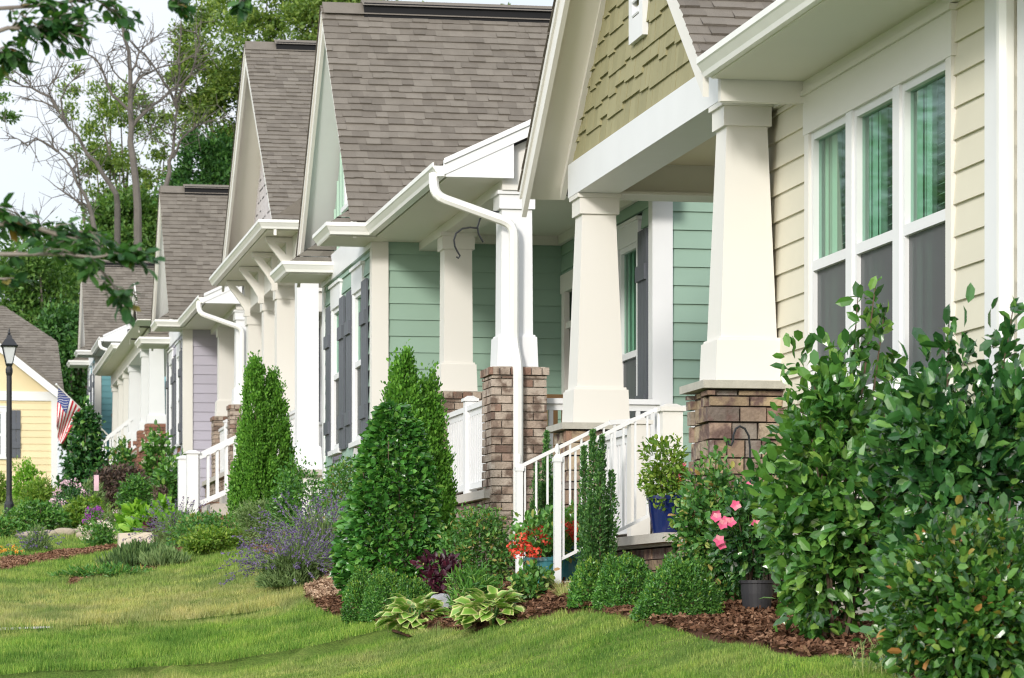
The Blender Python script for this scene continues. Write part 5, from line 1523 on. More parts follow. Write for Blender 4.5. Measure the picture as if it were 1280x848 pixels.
# ------------------------------------------------------------------ hosta rosettes
def hosta_mat():
    m, nt, out = nodes_of('variegated_hosta')
    uv = N(nt, 'ShaderNodeUVMap'); uv.uv_map = 'UVMap'
    sx = N(nt, 'ShaderNodeSeparateXYZ'); nt.links.new(uv.outputs[0], sx.inputs[0])
    g = N(nt, 'ShaderNodeNewGeometry')
    nz = N(nt, 'ShaderNodeTexNoise'); nz.inputs['Scale'].default_value = 45; nt.links.new(g.outputs['Position'], nz.inputs['Vector'])
    ad = N(nt, 'ShaderNodeMath', operation='MULTIPLY_ADD'); ad.inputs[1].default_value = .25; nt.links.new(nz.outputs['Fac'], ad.inputs[0]); nt.links.new(sx.outputs['X'], ad.inputs[2])
    rp = ramp(nt, [(0, (.15, .33, .045)), (.74, (.25, .44, .07)), (1.0, (.66, .66, .28))]); nt.links.new(ad.outputs[0], rp.inputs[0])
    b = N(nt, 'ShaderNodeBsdfPrincipled'); b.inputs['Roughness'].default_value = .4; nt.links.new(rp.outputs[0], b.inputs['Base Color'])
    t = N(nt, 'ShaderNodeBsdfTranslucent'); nt.links.new(rp.outputs[0], t.inputs[0])
    mx = N(nt, 'ShaderNodeMixShader'); mx.inputs[0].default_value = .25
    nt.links.new(b.outputs[0], mx.inputs[1]); nt.links.new(t.outputs[0], mx.inputs[2]); nt.links.new(mx.outputs[0], out.inputs[0])
    return m


M['hosta'] = hosta_mat()


T_HOSTA = (np.array([(0, 0, 0), (-.38, .25, .10), (-.36, .66, .08), (0, 1.02, -.16), (.36, .66, .08), (.38, .25, .10), (0, .33, 0), (0, .72, -.02)]), T_OVAL[1])


def hosta(px, Y, r, h, n, label, seed, mat='hosta', group='hosta clumps', name='hosta', cat='plant', wid=.38):
    rng = np.random.default_rng(seed)
    X = at(px, Y); z0 = gz(X, Y) + .03
    t = thing(name, label, cat, (X, Y, z0), group)
    a = np.arange(n) * 2.4 + rng.uniform(-.5, .5, n); f = np.sqrt((np.arange(n) + .5) / n)
    el = np.pi / 2 * (1 - f * .93)
    dr = np.stack([np.cos(a) * np.cos(el), np.sin(a) * np.cos(el), np.sin(el)], 1)
    rr = rng.uniform(.55, .85, n)[:, None]
    p = np.array([X, Y, z0]) + dr * rr * np.array([r, r, h])
    hz = np.stack([np.cos(a), np.sin(a), np.zeros(n)], 1)
    g = hz * 1.0 + np.array([0, 0, 1.0]) * (1.1 * (1 - f) - .25)[:, None] + rng.normal(size=(n, 3)) * .22
    nn = dr + np.array([0, 0, .55]) + rng.normal(size=(n, 3)) * .25
    v, i, s_ = leaf_mesh(T_HOSTA, p, g, nn, r * .52 * rng.uniform(.75, 1.2, n))
    make_obj('leaves', v, i, s_, M[mat] if mat in M else L[mat], t, smooth=True, uv=uv_of(n))
    mb = MB()
    for k in range(9):
        a = k * .7; mb.tube([(X, Y, z0 - .04), (X + math.cos(a) * r * .25, Y + math.sin(a) * r * .25, z0 + h * .55)], [.006, .004], 5)
    mb.build('stem', L['azalea'], t)


hosta(615, 21.9, .245, .25, 110, 'cream edged hosta in front of the stair posts, the larger of two', 1)
hosta(518, 23.5, .235, .22, 100, 'cream edged hosta before the low boxwood and grey rock', 2)
shrub('heuchera', 'dark purple heuchera between the boxwood and the green azalea', 551, 690, 56, 24.7, L['plum'], T_OVAL, .055, 620, 'ball', 1, 60, .2, .3, cat='plant', stems=3)
shrub('low_perennial', 'bright green low perennial behind the larger hosta', 592, 708, 66, 22.9, L['laurel'], T_LONG, .07, 1000, 'ball', 1, 60, .2, .2, cat='plant', stems=3, group='low green perennials', up=.8)
shrub('low_perennial', 'mid green low perennial in front of the teal pots at the stair foot', 668, 704, 58, 22.35, L['nandina'], T_OVAL, .045, 800, 'ball', 1, 60, .2, .2, cat='plant', stems=3, group='low green perennials', up=.8)


def boulder(name, label, px, Y, w, h, mat, seed, group=None, d=None, cat='rock', dz=0):
    rng = np.random.default_rng(seed)
    X = at(px, Y); z0 = gz(X, Y) + dz
    import bmesh
    bm = bmesh.new(); bmesh.ops.create_icosphere(bm, subdivisions=3, radius=1)
    ws = [(rng.normal(size=3) * 2.2, rng.uniform(0, 6)) for _ in range(5)]
    for v in bm.verts:
        c = np.array(v.co); k = 1 + .12 * sum(math.cos(c @ a + b) for a, b in ws) / 2
        q = np.sign(c) * np.abs(c) ** .75 * k
        v.co = (q[0] * w / 2, q[1] * (d or w * .8) / 2, q[2] * h * .6 + h * .35)
    me = bpy.data.meshes.new(name); bm.to_mesh(me); bm.free()
    me.materials.append(mat)
    o = bpy.data.objects.new(name, me); COL.objects.link(o); o.location = (X, Y, z0)
    return tag(o, label, cat, group)


boulder('boulder', 'smooth grey rock between the hostas', 553, 23.9, .17, .19, M['grey_rock'], 3)
# striped ornamental grass
def grass_clump(name, label, px, ytop, wpx, Y, mat, n, group=None, wid=.006, seed=1, cat='ornamental grass', arch=.5):
    rng = np.random.default_rng(seed)
    X = at(px, Y); z0 = gz(X, Y); zd = zdep(X, Y); h = (HZ - ytop) / F * zd - z0; r = wpx * zd / F / 2
    t = thing(name, label, cat, (X, Y, z0), group)
    vs, ix = [], []
    for k in range(n):
        a = rng.uniform(0, 6.28); e = r * rng.uniform(.2, 1); hh = h * rng.uniform(.55, 1.05)
        d = np.array([math.cos(a), math.sin(a), 0]); s_ = np.array([-d[1], d[0], 0]) * wid
        b = len(vs)
        for u in (0, .35, .7, 1):
            c = np.array([X, Y, z0]) + d * (.03 + e * u ** 1.6) + np.array([0, 0, hh * (u - arch * .5 * u ** 3) / (1 - arch * .5)])
            w_ = 1 - u * .9
            vs += [c - s_ * w_ / 2, c + s_ * w_ / 2]
        for q in range(3): ix += [b + 2 * q, b + 2 * q + 1, b + 2 * q + 3, b + 2 * q + 2]
    return tag(make_obj(name + '_blades', np.array(vs), ix, np.full(len(ix) // 4, 4), mat, t), None)


grass_clump('striped_grass', 'pale striped grass tuft left of the three boxwoods', 706, 722, 62, 21.7, L['grasspl'], 150, seed=3)
grass_clump('striped_grass', 'small pale striped grass blades beside the grey rock', 568, 728, 20, 24.0, L['grasspl'], 30, seed=4)
# weeds at the lower right
def stalks(px, Y, n, label, seed):
    rng = np.random.default_rng(seed)
    X = at(px, Y); z0 = gz(X, Y)
    t = thing('weed_clump', label, 'weeds', (X, Y, z0))
    mb = MB(); P = []; D = []
    for k in range(n):
        x, y = X + rng.uniform(-.14, .14), Y + rng.uniform(-.3, .3)
        z = gz(x, y); h = rng.uniform(.08, .2); l = rng.normal(size=2) * .04
        mb.tube([(x, y, z), (x + l[0] * .4, y + l[1] * .4, z + h * .6), (x + l[0], y + l[1], z + h)], [.003, .0025, .002], 4)
        for q in range(14):
            u = rng.uniform(.25, 1); P.append((x + l[0] * u, y + l[1] * u, z + h * u)); D.append(rng.normal(size=3) + np.array([0, 0, .7]))
    mb.build('stalk', L['grasspl'], t)
    make_obj('leaves', *leaves_on(T_LONG, np.array(P), nrm(np.array(D)), rng, .03, .5, .5), L['lavleaf'], t)


stalks(1112, 15.3, 40, 'tall pale weed stalks in the grass under the red-tipped bush', 4)

# ------------------------------------------------------------------ planting before the green house
shrub('camellia_cone', 'broad cone of large glossy camellia leaves before the slim evergreen', 491, 506, 142, 26.6, L['camellia_mid'], T_OVAL, .07, 7600, 'cone', .95, 0, .12, .66, stems=4, up=-.1, spread=.5, cpow=.5)
AZ = shrub('azalea_bush', 'rounded leafy azalea in front of the white porch railing and brick pier', 598, 632, 106, 25.3, L['azalea'], T_DIAM, .038, 5200, 'ball', .9, 200, .2, .45, csig=.12)


def arborvitae(px, Y, peaks, wpx, label, seed, n=62000):
    """dense evergreen of flat upright sprays with two leaders"""
    rng = np.random.default_rng(seed)
    X = at(px, Y); z0 = gz(X, Y); zd = zdep(X, Y)
    t = thing('arborvitae', label, 'evergreen', (X, Y, z0), 'pointed evergreens')
    parts = []; mb = MB()
    for k, (ppx, py, wf) in enumerate(peaks):
        c = np.array([at(ppx, Y), Y + (.12 if k else 0), z0]); h = (HZ - py) / F * zd - z0
        r = wpx * zd / F / 2 * wf
        nn = int(n * wf * .62)
        # sprays gathered into upright plumes
        K = 420
        cp, cd = crown_points('cone', c, r * .97, r * .97, h, K, rng, .65, .2, 4, .62)
        w_ = rng.integers(0, K, nn)
        off = rng.normal(size=(nn, 3)) * np.array([.022, .022, .05])
        p = cp[w_] + off + cd[w_] * (off[:, 2:3] * .25)
        d = cd[w_]
        g = d * .55 + rng.normal(size=(nn, 3)) * .35 + np.array([0, 0, 1.0])
        n_ = np.cross(g, rng.normal(size=(nn, 3)))
        kp = p[:, 2] > z0 - .01
        parts.append(leaf_mesh(T_SPRAY, p[kp], g[kp], n_[kp], .034 * rng.uniform(.6, 1.25, nn)[kp]))
        mb.tube([(c[0], c[1], z0 - .05), (c[0], c[1], z0 + h * .93)], [.03, .006], 6)
    make_obj('foliage', *merge(parts), L['arbor'], t)
    mb.build('trunk', M['twig'], t)


arborvitae(515, 28.2, [(505, 448, .95), (540, 470, .72)], 96, 'bright evergreen spire rising behind the camellia cone by the green house', 11)
arborvitae(331, 40.5, [(320, 450, .9), (343, 470, .86)], 74, 'twin-tipped evergreen standing alone before the white columns', 12)


def lavender(px, ytop, wpx, Y, n, label, seed, lean=0.0, h_leaf=.45, group='lavender clumps', spike=.055):
    rng = np.random.default_rng(seed)
    X = at(px, Y); z0 = gz(X, Y); zd = zdep(X, Y); h = (HZ - ytop) / F * zd - z0; r = wpx * zd / F / 2
    t = thing('lavender', label, 'lavender', (X, Y, z0), group)
    p, d = crown_points('dome', (X, Y, z0), r * .62, r * .62, h * h_leaf * 1.15, int(n * 14), rng, .2, .2, 3)
    make_obj('foliage', *leaves_on(T_LONG, p, d, rng, .07, .9, .5), L['lavleaf'], t)
    vs, ix = [], []; P, G, S = [], [], []
    for k in range(n):
        a = rng.uniform(0, 6.28); e = rng.uniform(0, 1) ** .6
        el = math.radians(88 - 80 * e + rng.uniform(-12, 12))
        ln = (h * .62 + (r - h * .3) * e * .8) * rng.uniform(.45, 1.12)
        d_ = np.array([math.cos(a) * math.cos(el), math.sin(a) * math.cos(el), math.sin(el)])
        b = np.array([X, Y, z0]) + np.array([d_[0], d_[1], 0]) * r * .28 + np.array([0, 0, h * .22])
        tip = b + d_ * ln + np.array([0, 0, -.22 * ln * e])
        m_ = b + d_ * ln * .55
        s_ = nrm(np.cross(d_, rng.normal(size=3))) * .003
        bi = len(vs); vs += [b - s_, b + s_, m_ + s_, m_ - s_, tip + s_ * .7, tip - s_ * .7]
        ix += [bi, bi + 1, bi + 2, bi + 3, bi + 3, bi + 2, bi + 4, bi + 5]
        td = nrm(tip - m_)
        for q in range(13):
            u = rng.uniform(0, 1)
            P.append(tip - td * spike * 2.2 * u + rng.normal(size=3) * .004); G.append(td * .8 + rng.normal(size=3) * .7); S.append(rng.uniform(.7, 1.2))
    make_obj('flower_stalk', np.array(vs), ix, np.full(len(ix) // 4, 4), L['lavleaf'], t)
    G = np.array(G)
    make_obj('blossoms', *leaf_mesh(T_DIAM, np.array(P), G, np.cross(G, rng.normal(size=G.shape)), .025 * np.array(S)), L['lavflower'], t)


lavender(402, 592, 122, 31.6, 300, 'big lavender spilling purple spikes over the lawn edge, left of the camellia cone', 5, spike=.06)
lavender(368, 638, 112, 30.6, 330, 'lower dense purple lavender at the front of the big clump', 6, spike=.05)
lavender(225, 612, 82, 40.5, 170, 'lavender clump at the foot of the white newel posts', 7, spike=.05)
lavender(46, 657, 52, 42.5, 60, 'small grey-green lavender tuft on the red mulch strip', 8, h_leaf=.75, spike=.03)
shrub('abelia_bush', 'dark green shrub under the near charcoal shutters', 425, 570, 80, 33.9, L['azalea'], T_DIAM, .045, 3000, 'ball', .8, 130, .2, .4, group='shrubs under the windows', X=4.35)
shrub('abelia_bush', 'blue-green shrub at the far end of the shuttered windows', 372, 580, 82, 36.8, L['box'], T_DIAM, .045, 3200, 'ball', .8, 130, .2, .4, group='shrubs under the windows')
shrub('artemisia', 'grey-green feathery perennial below the twin-tipped evergreen', 325, 622, 70, 37.5, L['lavleaf'], T_LONG, .06, 2600, 'ball', .8, 100, .2, .3, cat='plant')
shrub('spirea_bush', 'yellow-green mound right of the rosemary at the lawn edge', 268, 660, 88, 38.0, L['olive'], T_DIAM, .045, 3600, 'ball', .9, 140, .22, .4, group='yellow-green mounds')
shrub('spirea_bush', 'taller olive green mound behind at the foot of the white stair rail', 258, 640, 100, 39.3, L['azalea'], T_DIAM, .045, 3600, 'ball', .9, 140, .22, .4, group='yellow-green mounds')
shrub('rosemary', 'upright dark rosemary between the lawn and the block of stone', 172, 687, 84, 37.3, L['rosemary'], T_LONG, .11, 2200, 'dome', .7, 90, .2, .2, up=2.2, spread=.35, cat='plant')
shrub('rosemary', 'paler rosemary tuft beside the yellow-green mound', 205, 690, 56, 36.9, L['lavleaf'], T_LONG, .1, 1300, 'dome', .7, 60, .2, .2, up=2.2, spread=.35, cat='plant')
shrub('creeping_juniper', 'flat green mat spreading over the lawn in front of the rosemary', 132, 708, 116, 36.0, L['azalea'], T_LONG, .07, 2600, 'dome', .6, 90, .25, .2, cat='plant', stems=2, up=.6)
# grey block seat, rose, rocks
bx = at(169, 42.5); bz = gz(bx, 42.5) + .03
mb = MB(); mb.hexa([(bx - .23, 42.2, bz - .05), (bx + .23, 42.2, bz - .05), (bx + .22, 42.75, bz - .05), (bx - .22, 42.75, bz - .05), (bx - .225, 42.22, bz + .15), (bx + .225, 42.21, bz + .165), (bx + .215, 42.73, bz + .17), (bx - .215, 42.74, bz + .155)])
tag(mb.build('stone_block', M['limestone'], origin=(bx, 42.5, bz)), 'squared pale limestone block set on the red mulch', 'stone block')
shrub('rose_bush', 'compact rose with cream flowers left of the limestone block', 124, 651, 46, 43.2, L['laurel'], T_DIAM, .05, 1500, 'ball', 1, 80, .2, .3, flowers=(L['whitep'], 16, 14, .045, .35))
rx_ = [(27, 47.2, .28), (38, 47.3, .34), (60, 47.5, .36), (82, 47.6, .42), (95, 47.8, .3), (108, 46.4, .34), (116, 46.3, .4), (151, 46.6, .44), (166, 46.5, .5), (182, 46.2, .46)]
for k, (px, Y, w) in enumerate(rx_):
    boulder('edging_stone', ['tan edging stone at the left end of the bed border, near the lamp post', 'edging stone second along the bed border from the lamp post', 'low flat edging stone under the dark hedge', 'long pale edging stone between hedge and rose', 'small edging stone next to the long pale one',
            'cream edging stone just left of the rose', 'pale edging stone just behind the rose', 'edging stone right of the rose', 'broad edging stone behind the limestone block', 'greyish edging stone at the right end of the border'][k], px, Y, w * .8, w * .28, M['rock'], 20 + k, 'edging stones')
rng = np.random.default_rng(8)
mx_ = at(14, 41.5)
t = thing('marigolds', 'low orange and yellow bedding flowers at the left edge of the red mulch', 'flowers', (mx_, 41.5, gz(mx_, 41.5)))
pp = np.stack([mx_ + rng.uniform(-.16, .16, 260), 41.5 + rng.uniform(-.4, .5, 260), np.zeros(260)], 1); pp[:, 2] = ground(pp[:, 0], pp[:, 1]) + rng.uniform(.02, .09, 260)
make_obj('foliage', *leaves_on(T_DIAM, pp, np.tile([0, 0, 1.0], (260, 1)), rng, .045, .5, .8), L['azalea'], t)
for k in range(22):
    q = np.array([mx_ + rng.uniform(-.15, .15), 41.5 + rng.uniform(-.4, .5), 0]); q[2] = gz(q[0], q[1]) + rng.uniform(.09, .12)
    make_obj('blossom', *bloom(q, np.array([0, -.4, 1.0]), 14, .035, rng), L['orange'], t)

# ------------------------------------------------------------------ the far beds
shrub('hedge_bush', 'dark rounded hedge bush right of the lamp post foot', 45, 628, 86, 48.8, L['laurel'], T_DIAM, .06, 3600, 'ball', .9, 140, .18, .45)
shrub('hedge_bush', 'brighter green bush between the dark hedge and the purple flowers', 104, 622, 62, 48.9, L['olive'], T_DIAM, .06, 2600, 'ball', .9, 110, .2, .4)
shrub('hedge_bush', 'small dark bush at the left edge below the lamp post', 0, 650, 30, 47, L['azalea'], T_DIAM, .06, 1200, 'ball', 1, 60, .2, .4)
shrub('phlox', 'purple flowers behind the cream rose', 118, 634, 26, 47.2, L['azalea'], T_DIAM, .05, 500, 'ball', 1, 0, .2, .3, cat='flowers', flowers=(L['magenta'], 26, 10, .05, .5))
shrub('catmint', 'pale mauve catmint behind the stones in the far bed', 142, 638, 40, 48.5, L['lavleaf'], T_LONG, .07, 900, 'ball', 1, 50, .2, .2, cat='plant', flowers=(L['palepink'], 12, 8, .035, .5))
for k, (px, yt, w, Y, lb) in enumerate([(172, 628, 44, 46.3, 'lime green hosta left of the lavender'), (200, 624, 50, 46.6, 'lime green hosta clump in front of the reddish shrub'), (186, 634, 46, 45.4, 'lowest lime hosta clump at the stones')]):
    shrub('lime_hosta', lb, px, yt, w, Y, L['lime'], T_OVAL, .14, 420, 'dome', 1, 40, .15, .3, cat='plant', stems=2, group='lime hostas')
shrub('heuchera', 'small burgundy plant beside the far lavender', 190, 648, 18, 43.6, L['plum'], T_OVAL, .06, 260, 'ball', 1, 0, .2, .3, cat='plant', stems=2)
shrub('smoke_bush', 'bronze feathery shrub behind the round green bush', 155, 578, 72, 55.5, L['smoke'], T_DIAM, .07, 3200, 'ball', .9, 130, .2, .4, flowers=None)
shrub('round_bush', 'round mid green bush in front of the bronze shrub', 170, 592, 50, 52.8, L['box'], T_DIAM, .06, 2800, 'ball', .9, 100, .15, .4)
shrub('barberry', 'small reddish shrub left of the white newel post', 200, 606, 24, 51, L['smoke'], T_DIAM, .05, 900, 'ball', 1, 50, .2, .3)
shrub('camellia_bush', 'leafy camellia beside the near white stair post of the lavender house', 214, 562, 40, 51.6, L['laurel'], T_OVAL, .085, 1200, 'ball', .9, 90, .22, .35)
shrub('camellia_bush', 'camellia with pale blooms before the brown brick pier', 197, 536, 42, 61, L['laurel'], T_OVAL, .095, 1300, 'ball', .9, 90, .2, .35, flowers=(L['whitep'], 9, 12, .06, .2))
shrub('camellia_bush', 'small light green shrub left of the brown brick pier', 152, 552, 36, 66, L['nandina'], T_OVAL, .1, 900, 'ball', .9, 70, .2, .35)
shrub('rose_bush', 'dark rose with pale pink flowers, the upper of two', 90, 603, 46, 53.4, L['camellia_dark'], T_DIAM, .06, 1500, 'ball', 1, 70, .2, .35, flowers=(L['palepink'], 24, 14, .07, .3))
shrub('rose_bush', 'lower rose covered in pale pink flowers above the hedge', 76, 621, 34, 51.5, L['camellia_dark'], T_DIAM, .06, 800, 'ball', 1, 50, .2, .35, flowers=(L['palepink'], 24, 14, .065, .2))
shrub('sedum', 'greyish blue perennial between the roses and the bronze shrub', 116, 606, 42, 54, L['lavleaf'], T_LONG, .08, 1300, 'ball', 1, 60, .2, .3, cat='plant')
shrub('small_tree', 'dense small evergreen tree under the flag', 108, 507, 72, 63, L['camellia_dark'], T_OVAL, .11, 4600, 'cone', .9, 170, .22, .35, cat='tree', stems=4)
shrub('spirea_bush', 'yellow-green bush in front of the cream siding', 34, 572, 46, 62, L['lime'], T_DIAM, .07, 2000, 'ball', .9, 90, .2, .35, group='yellow-green mounds')
shrub('meadow_clump', 'loose yellow-green perennials below the small evergreen tree', 48, 598, 58, 57, L['olive'], T_LONG, .1, 2200, 'ball', .9, 80, .25, .25, cat='plant')
shrub('spirea_bush', 'bush at the left edge behind the lamp post', -4, 585, 30, 63, L['olive'], T_DIAM, .07, 1200, 'ball', .9, 60, .2, .35, group='yellow-green mounds')
fy = 53.0; fx = at(120.5, fy); fz = gz(fx, fy)
t = thing('garden_flag', 'little pink and blue garden flag on a wire stake among the roses', 'garden flag', (fx, fy, fz))
mb = MB(); zt = zat(120, 594, fy); mb.box(fx - .04, fx + .04, fy - .005, fy + .005, zt - .26, zt); mb.build('flag_cloth', L['palepink'], t)
mb = MB(); mb.tube([(fx - .05, fy, fz), (fx - .05, fy, zt + .01), (fx + .05, fy, zt + .01)], .005, 5); mb.build('stake', M['black'], t)

# ------------------------------------------------------------------ street lamp
def lamp():
    Y = 55.0; X = at(11.5, Y); z0 = gz(X, Y) - .02; zd = zdep(X, Y)
    zz = lambda py: (HZ - py) / F * zd
    t = thing('street_lamp', 'black street lamp with a glazed lantern at the left edge', 'street lamp', (X, Y, z0))
    MB().lathe(X, Y, [(.085, z0), (.085, z0 + .25), (.06, z0 + .3), (.048, z0 + .4), (.045, zz(470)), (.06, zz(466)), (.06, zz(462)), (.045, zz(458))], 14).build('post', M['black'], t)
    lt = MB(); s0, s1 = .055, .115
    lt.taper(X, Y, zz(458), zz(455), .1, .13)
    za, zb = zz(455), zz(434)
    for sx in (-1, 1):
        for sy in (-1, 1): lt.tube([(X + sx * s0, Y + sy * s0, za), (X + sx * s1, Y + sy * s1, zb)], .011, 4)
    lt.taper(X, Y, zb, zb + .025, .28, .3)
    lt.taper(X, Y, zb + .025, zz(424), .27, .13); lt.taper(X, Y, zz(424), zz(419), .11, .07)
    lt.lathe(X, Y, [(.02, zz(419)), (.028, zz(417)), (.012, zz(415)), (.012, zz(413)), (.002, zz(410))], 8)
    ln = lt.build('lantern', M['black'], t)
    MB().taper(X, Y, za + .005, zb - .003, .1, .205).build('lamp_glass', M['lampglass'], ln)


lamp()

# ------------------------------------------------------------------ flag on a house pole
def flag():
    Y = 82.0
    P = lambda px, py, y=Y: np.array([at(px, y), y, (HZ - py) / F * zdep(at(px, y), y)])
    b = P(143, 552, 82.3); tip = P(70.5, 481, 81.8)
    t = thing('flag_on_pole', 'stars and stripes hanging from a slanted white pole before the teal house', 'flag', tuple(b))
    MB().tube([b, tip], [.02, .016], 8).build('pole', M['cream_white'], t)
    MB().lathe(tip[0], tip[1], [(.01, tip[2] - .03), (.035, tip[2]), (.01, tip[2] + .035)], 8).build('finial', M['white'], t)
    u0 = tip + (b - tip) * .03; u1 = tip + (b - tip) * .42   # the hoist lies along the pole
    stripes = {k: ([], []) for k in ('r', 'w', 'b', 's')}
    n = 13; m_ = 22; fly = 1.1
    def pt(i, j):   # i along the hoist 0..1, j down the fly 0..1
        h = u0 + (u1 - u0) * (i * (1 - .15 * j))
        sway = np.array([-.05 * j, .10 * math.sin(j * 5 + i * 7) * (.3 + j), 0])
        return h + np.array([-.34 * j * i, 0, -fly * j * (1 - .08 * math.sin(i * 9)) + .05 * math.sin(i * 14) * j]) + sway
    V = {k: [] for k in 'rwb'}; I = {k: [] for k in 'rwb'}
    for s in range(n):
        for j in range(m_):
            key = 'b' if (s < 7 and j < m_ * .36) else ('r' if s % 2 == 0 else 'w')
            b0 = len(V[key])
            V[key] += [pt(s / n, j / m_), pt((s + 1) / n, j / m_), pt((s + 1) / n, (j + 1) / m_), pt(s / n, (j + 1) / m_)]
            I[key] += [b0, b0 + 1, b0 + 2, b0 + 3]
    cols = dict(r=paint('flag_red', (.5, .02, .035), .8), w=paint('flag_white', (.78, .76, .74), .8), b=paint('flag_blue', (.03, .05, .2), .8))
    cl = make_obj('flag_cloth', V['w'], I['w'], np.full(len(I['w']) // 4, 4), cols['w'], t)
    make_obj('red_stripes', V['r'], I['r'], np.full(len(I['r']) // 4, 4), cols['r'], cl)
    make_obj('canton', V['b'], I['b'], np.full(len(I['b']) // 4, 4), cols['b'], cl)
    sv, si = [], []
    for a in range(9):
        for q in range(11):
            if (a + q) % 2: continue
            c = pt((.03 + a / 9 * .5), (.02 + q / 11 * .33)); b0 = len(sv)
            c = c + np.array([0, -.006, 0])
            for k in range(10):
                rr = .017 if k % 2 == 0 else .007
                sv.append(c + np.array([rr * math.sin(k * .628), 0, rr * math.cos(k * .628)]))
            si.append([b0 + k for k in range(10)])
    make_obj('stars', sv, np.array(si).ravel(), np.full(len(si), 10), cols['w'], cl)


flag()

# wrought iron scroll on the green porch
def scroll():
    Y = 29.42; P = lambda px, py: (at(px, Y), Y, (HZ - py) / F * zdep(at(px, Y), Y))
    b = P(622, 265)
    t = thing('scroll_hook', 'black iron scroll hook reaching out from the white column of the green porch', 'plant hook', b)
    MB().tube([P(624, 265), P(615, 264.5), P(607, 267), P(600, 274), P(597, 284), P(598, 292), P(601, 298), P(604, 303)], .0085, 6).build('arm', M['black'], t)
    MB().tube([P(597, 285.5), P(588, 284.5), P(578, 286), P(570, 292), P(567.5, 300), P(568.5, 308), P(572, 315), P(575, 320), P(573, 323), P(570.5, 321)], .0085, 6).build('scroll', M['black'], t)


scroll()

# porch chair just visible through the green railing
def chair():
    X, Y, z = 6.15, 30.6, 1.15
    t = thing('porch_chair', 'dark wood porch chair glimpsed behind the green porch railing', 'chair', (X, Y, z))
    MB().box(X - .25, X + .25, Y - .25, Y + .25, z + .4, z + .45).build('seat', M['wood'], t)
    b = MB()
    for k in range(5): b.box(X - .24 + k * .1, X - .18 + k * .1, Y + .2, Y + .23, z + .45, z + .95)
    b.box(X - .26, X + .26, Y + .19, Y + .24, z + .9, z + .99); b.build('backrest', M['wood'], t)
    for sx in (-1, 1):
        for sy in (-1, 1):
            MB().box(X + sx * .23 - .025, X + sx * .23 + .025, Y + sy * .23 - .025, Y + sy * .23 + .025, z, z + .4).build('leg', M['black'], t)


chair()
# ------------------------------------------------------------------ trees
def tree(px, ytop, wpx, Y, label, mat, n, leaf, seed, name='leafy_tree', ybot=None, clumps=70, csig=.1, trunk_r=.3, bark='bark', group='trees behind the houses', X=None, h=None, w=None, gap=.25):
    rng = np.random.default_rng(seed)
    if X is None:
        X = at(px, Y); zd = zdep(X, Y); z0 = gz(X, Y); zt = (HZ - ytop) / F * zd; W = wpx * zd / F
    else:
        z0 = gz(X, Y); zt = z0 + h; W = w
    H = zt - z0
    zb = (HZ - ybot) / F * zd if ybot is not None else z0 + H * .28
    t = thing(name, label, 'tree', (X, Y, z0), group)
    c = np.array([X, Y, zb]); ch = zt - zb
    cp, cd = crown_points('ball', c, W / 2 * .88, W / 2 * .88, ch * .96, clumps, rng, gap, .22, 2.2)
    wh = rng.integers(0, clumps, n)
    sc_ = rng.uniform(.6, 1.35, clumps)[wh][:, None]
    off = rng.normal(size=(n, 3)) * np.array([W / 2, W / 2, ch / 2 * .75]) * csig * sc_
    p = cp[wh] + off; d = nrm(off + cd[wh] * .3 + rng.normal(size=(n, 3)) * .1)
    make_obj('crown', *leaves_on(T_DIAM, p, d, rng, leaf, .1, .8, .4), mat, t)
    mb = MB()
    fork = np.array([X, Y, z0 + H * .3])
    mb.tube([(X, Y, z0 - .3), (X + .05, Y, z0 + H * .15), fork], [trunk_r * 1.25, trunk_r, trunk_r * .9], 9)
    mb.build('trunk', M[bark], t)
    lb = MB()
    for k in rng.choice(clumps, min(clumps, 12), replace=False):
        e = cp[k]; m_ = fork * .5 + e * .5 + np.array([0, 0, -.06 * H]) + rng.normal(size=3) * .3
        lb.tube([fork - np.array([0, 0, .05 * H * rng.uniform(0, 1)]), m_, e], [trunk_r * .3, trunk_r * .2, trunk_r * .06], 6)
    lb.build('limbs', M[bark], t)
    return t


tree(318, -45, 230, 112, 'tall loose light green tree rising behind the lavender and white roofs', L['tree_a'], 42000, .16, 1, ybot=215, clumps=150, csig=.07)
tree(150, 80, 150, 121, 'airy tree seen through the bare branches at the upper left', L['tree_a'], 9500, .15, 2, ybot=270, clumps=75, csig=.065, gap=.1)
tree(262, 165, 100, 108, 'dense dark round tree above the lavender roof', L['tree_c'], 26000, .16, 3, ybot=330, clumps=60, csig=.13)
tree(150, 232, 180, 111, 'broad mid green tree below the bare branches', L['tree_b'], 40000, .16, 4, ybot=420, clumps=90, csig=.12)
tree(40, 300, 190, 107, 'dark green tree mass behind the cream house', L['tree_b'], 42000, .16, 5, ybot=520, clumps=90, csig=.12)
tree(96, 370, 110, 104, 'dark tree filling the gap between the cream and the last house', L['tree_c'], 28000, .16, 6, ybot=570, clumps=70, csig=.12)
tree(-70, 85, 230, 118, 'tree reaching in at the left edge under the hanging branch', L['tree_b'], 12000, .15, 7, ybot=185, clumps=46, csig=.09)
tree(430, -40, 150, 104, 'treetop showing above the left of the green roof', L['tree_a'], 18000, .16, 8, ybot=90, clumps=60, csig=.1)
tree(548, 1, 120, 101, 'treetop just peeping over the green ridge', L['tree_a'], 12000, .16, 9, ybot=100, clumps=60, csig=.1)
tree(632, 3, 40, 101, 'smallest treetop over the right of the green ridge', L['tree_a'], 2500, .18, 10, ybot=80, clumps=24, csig=.14)
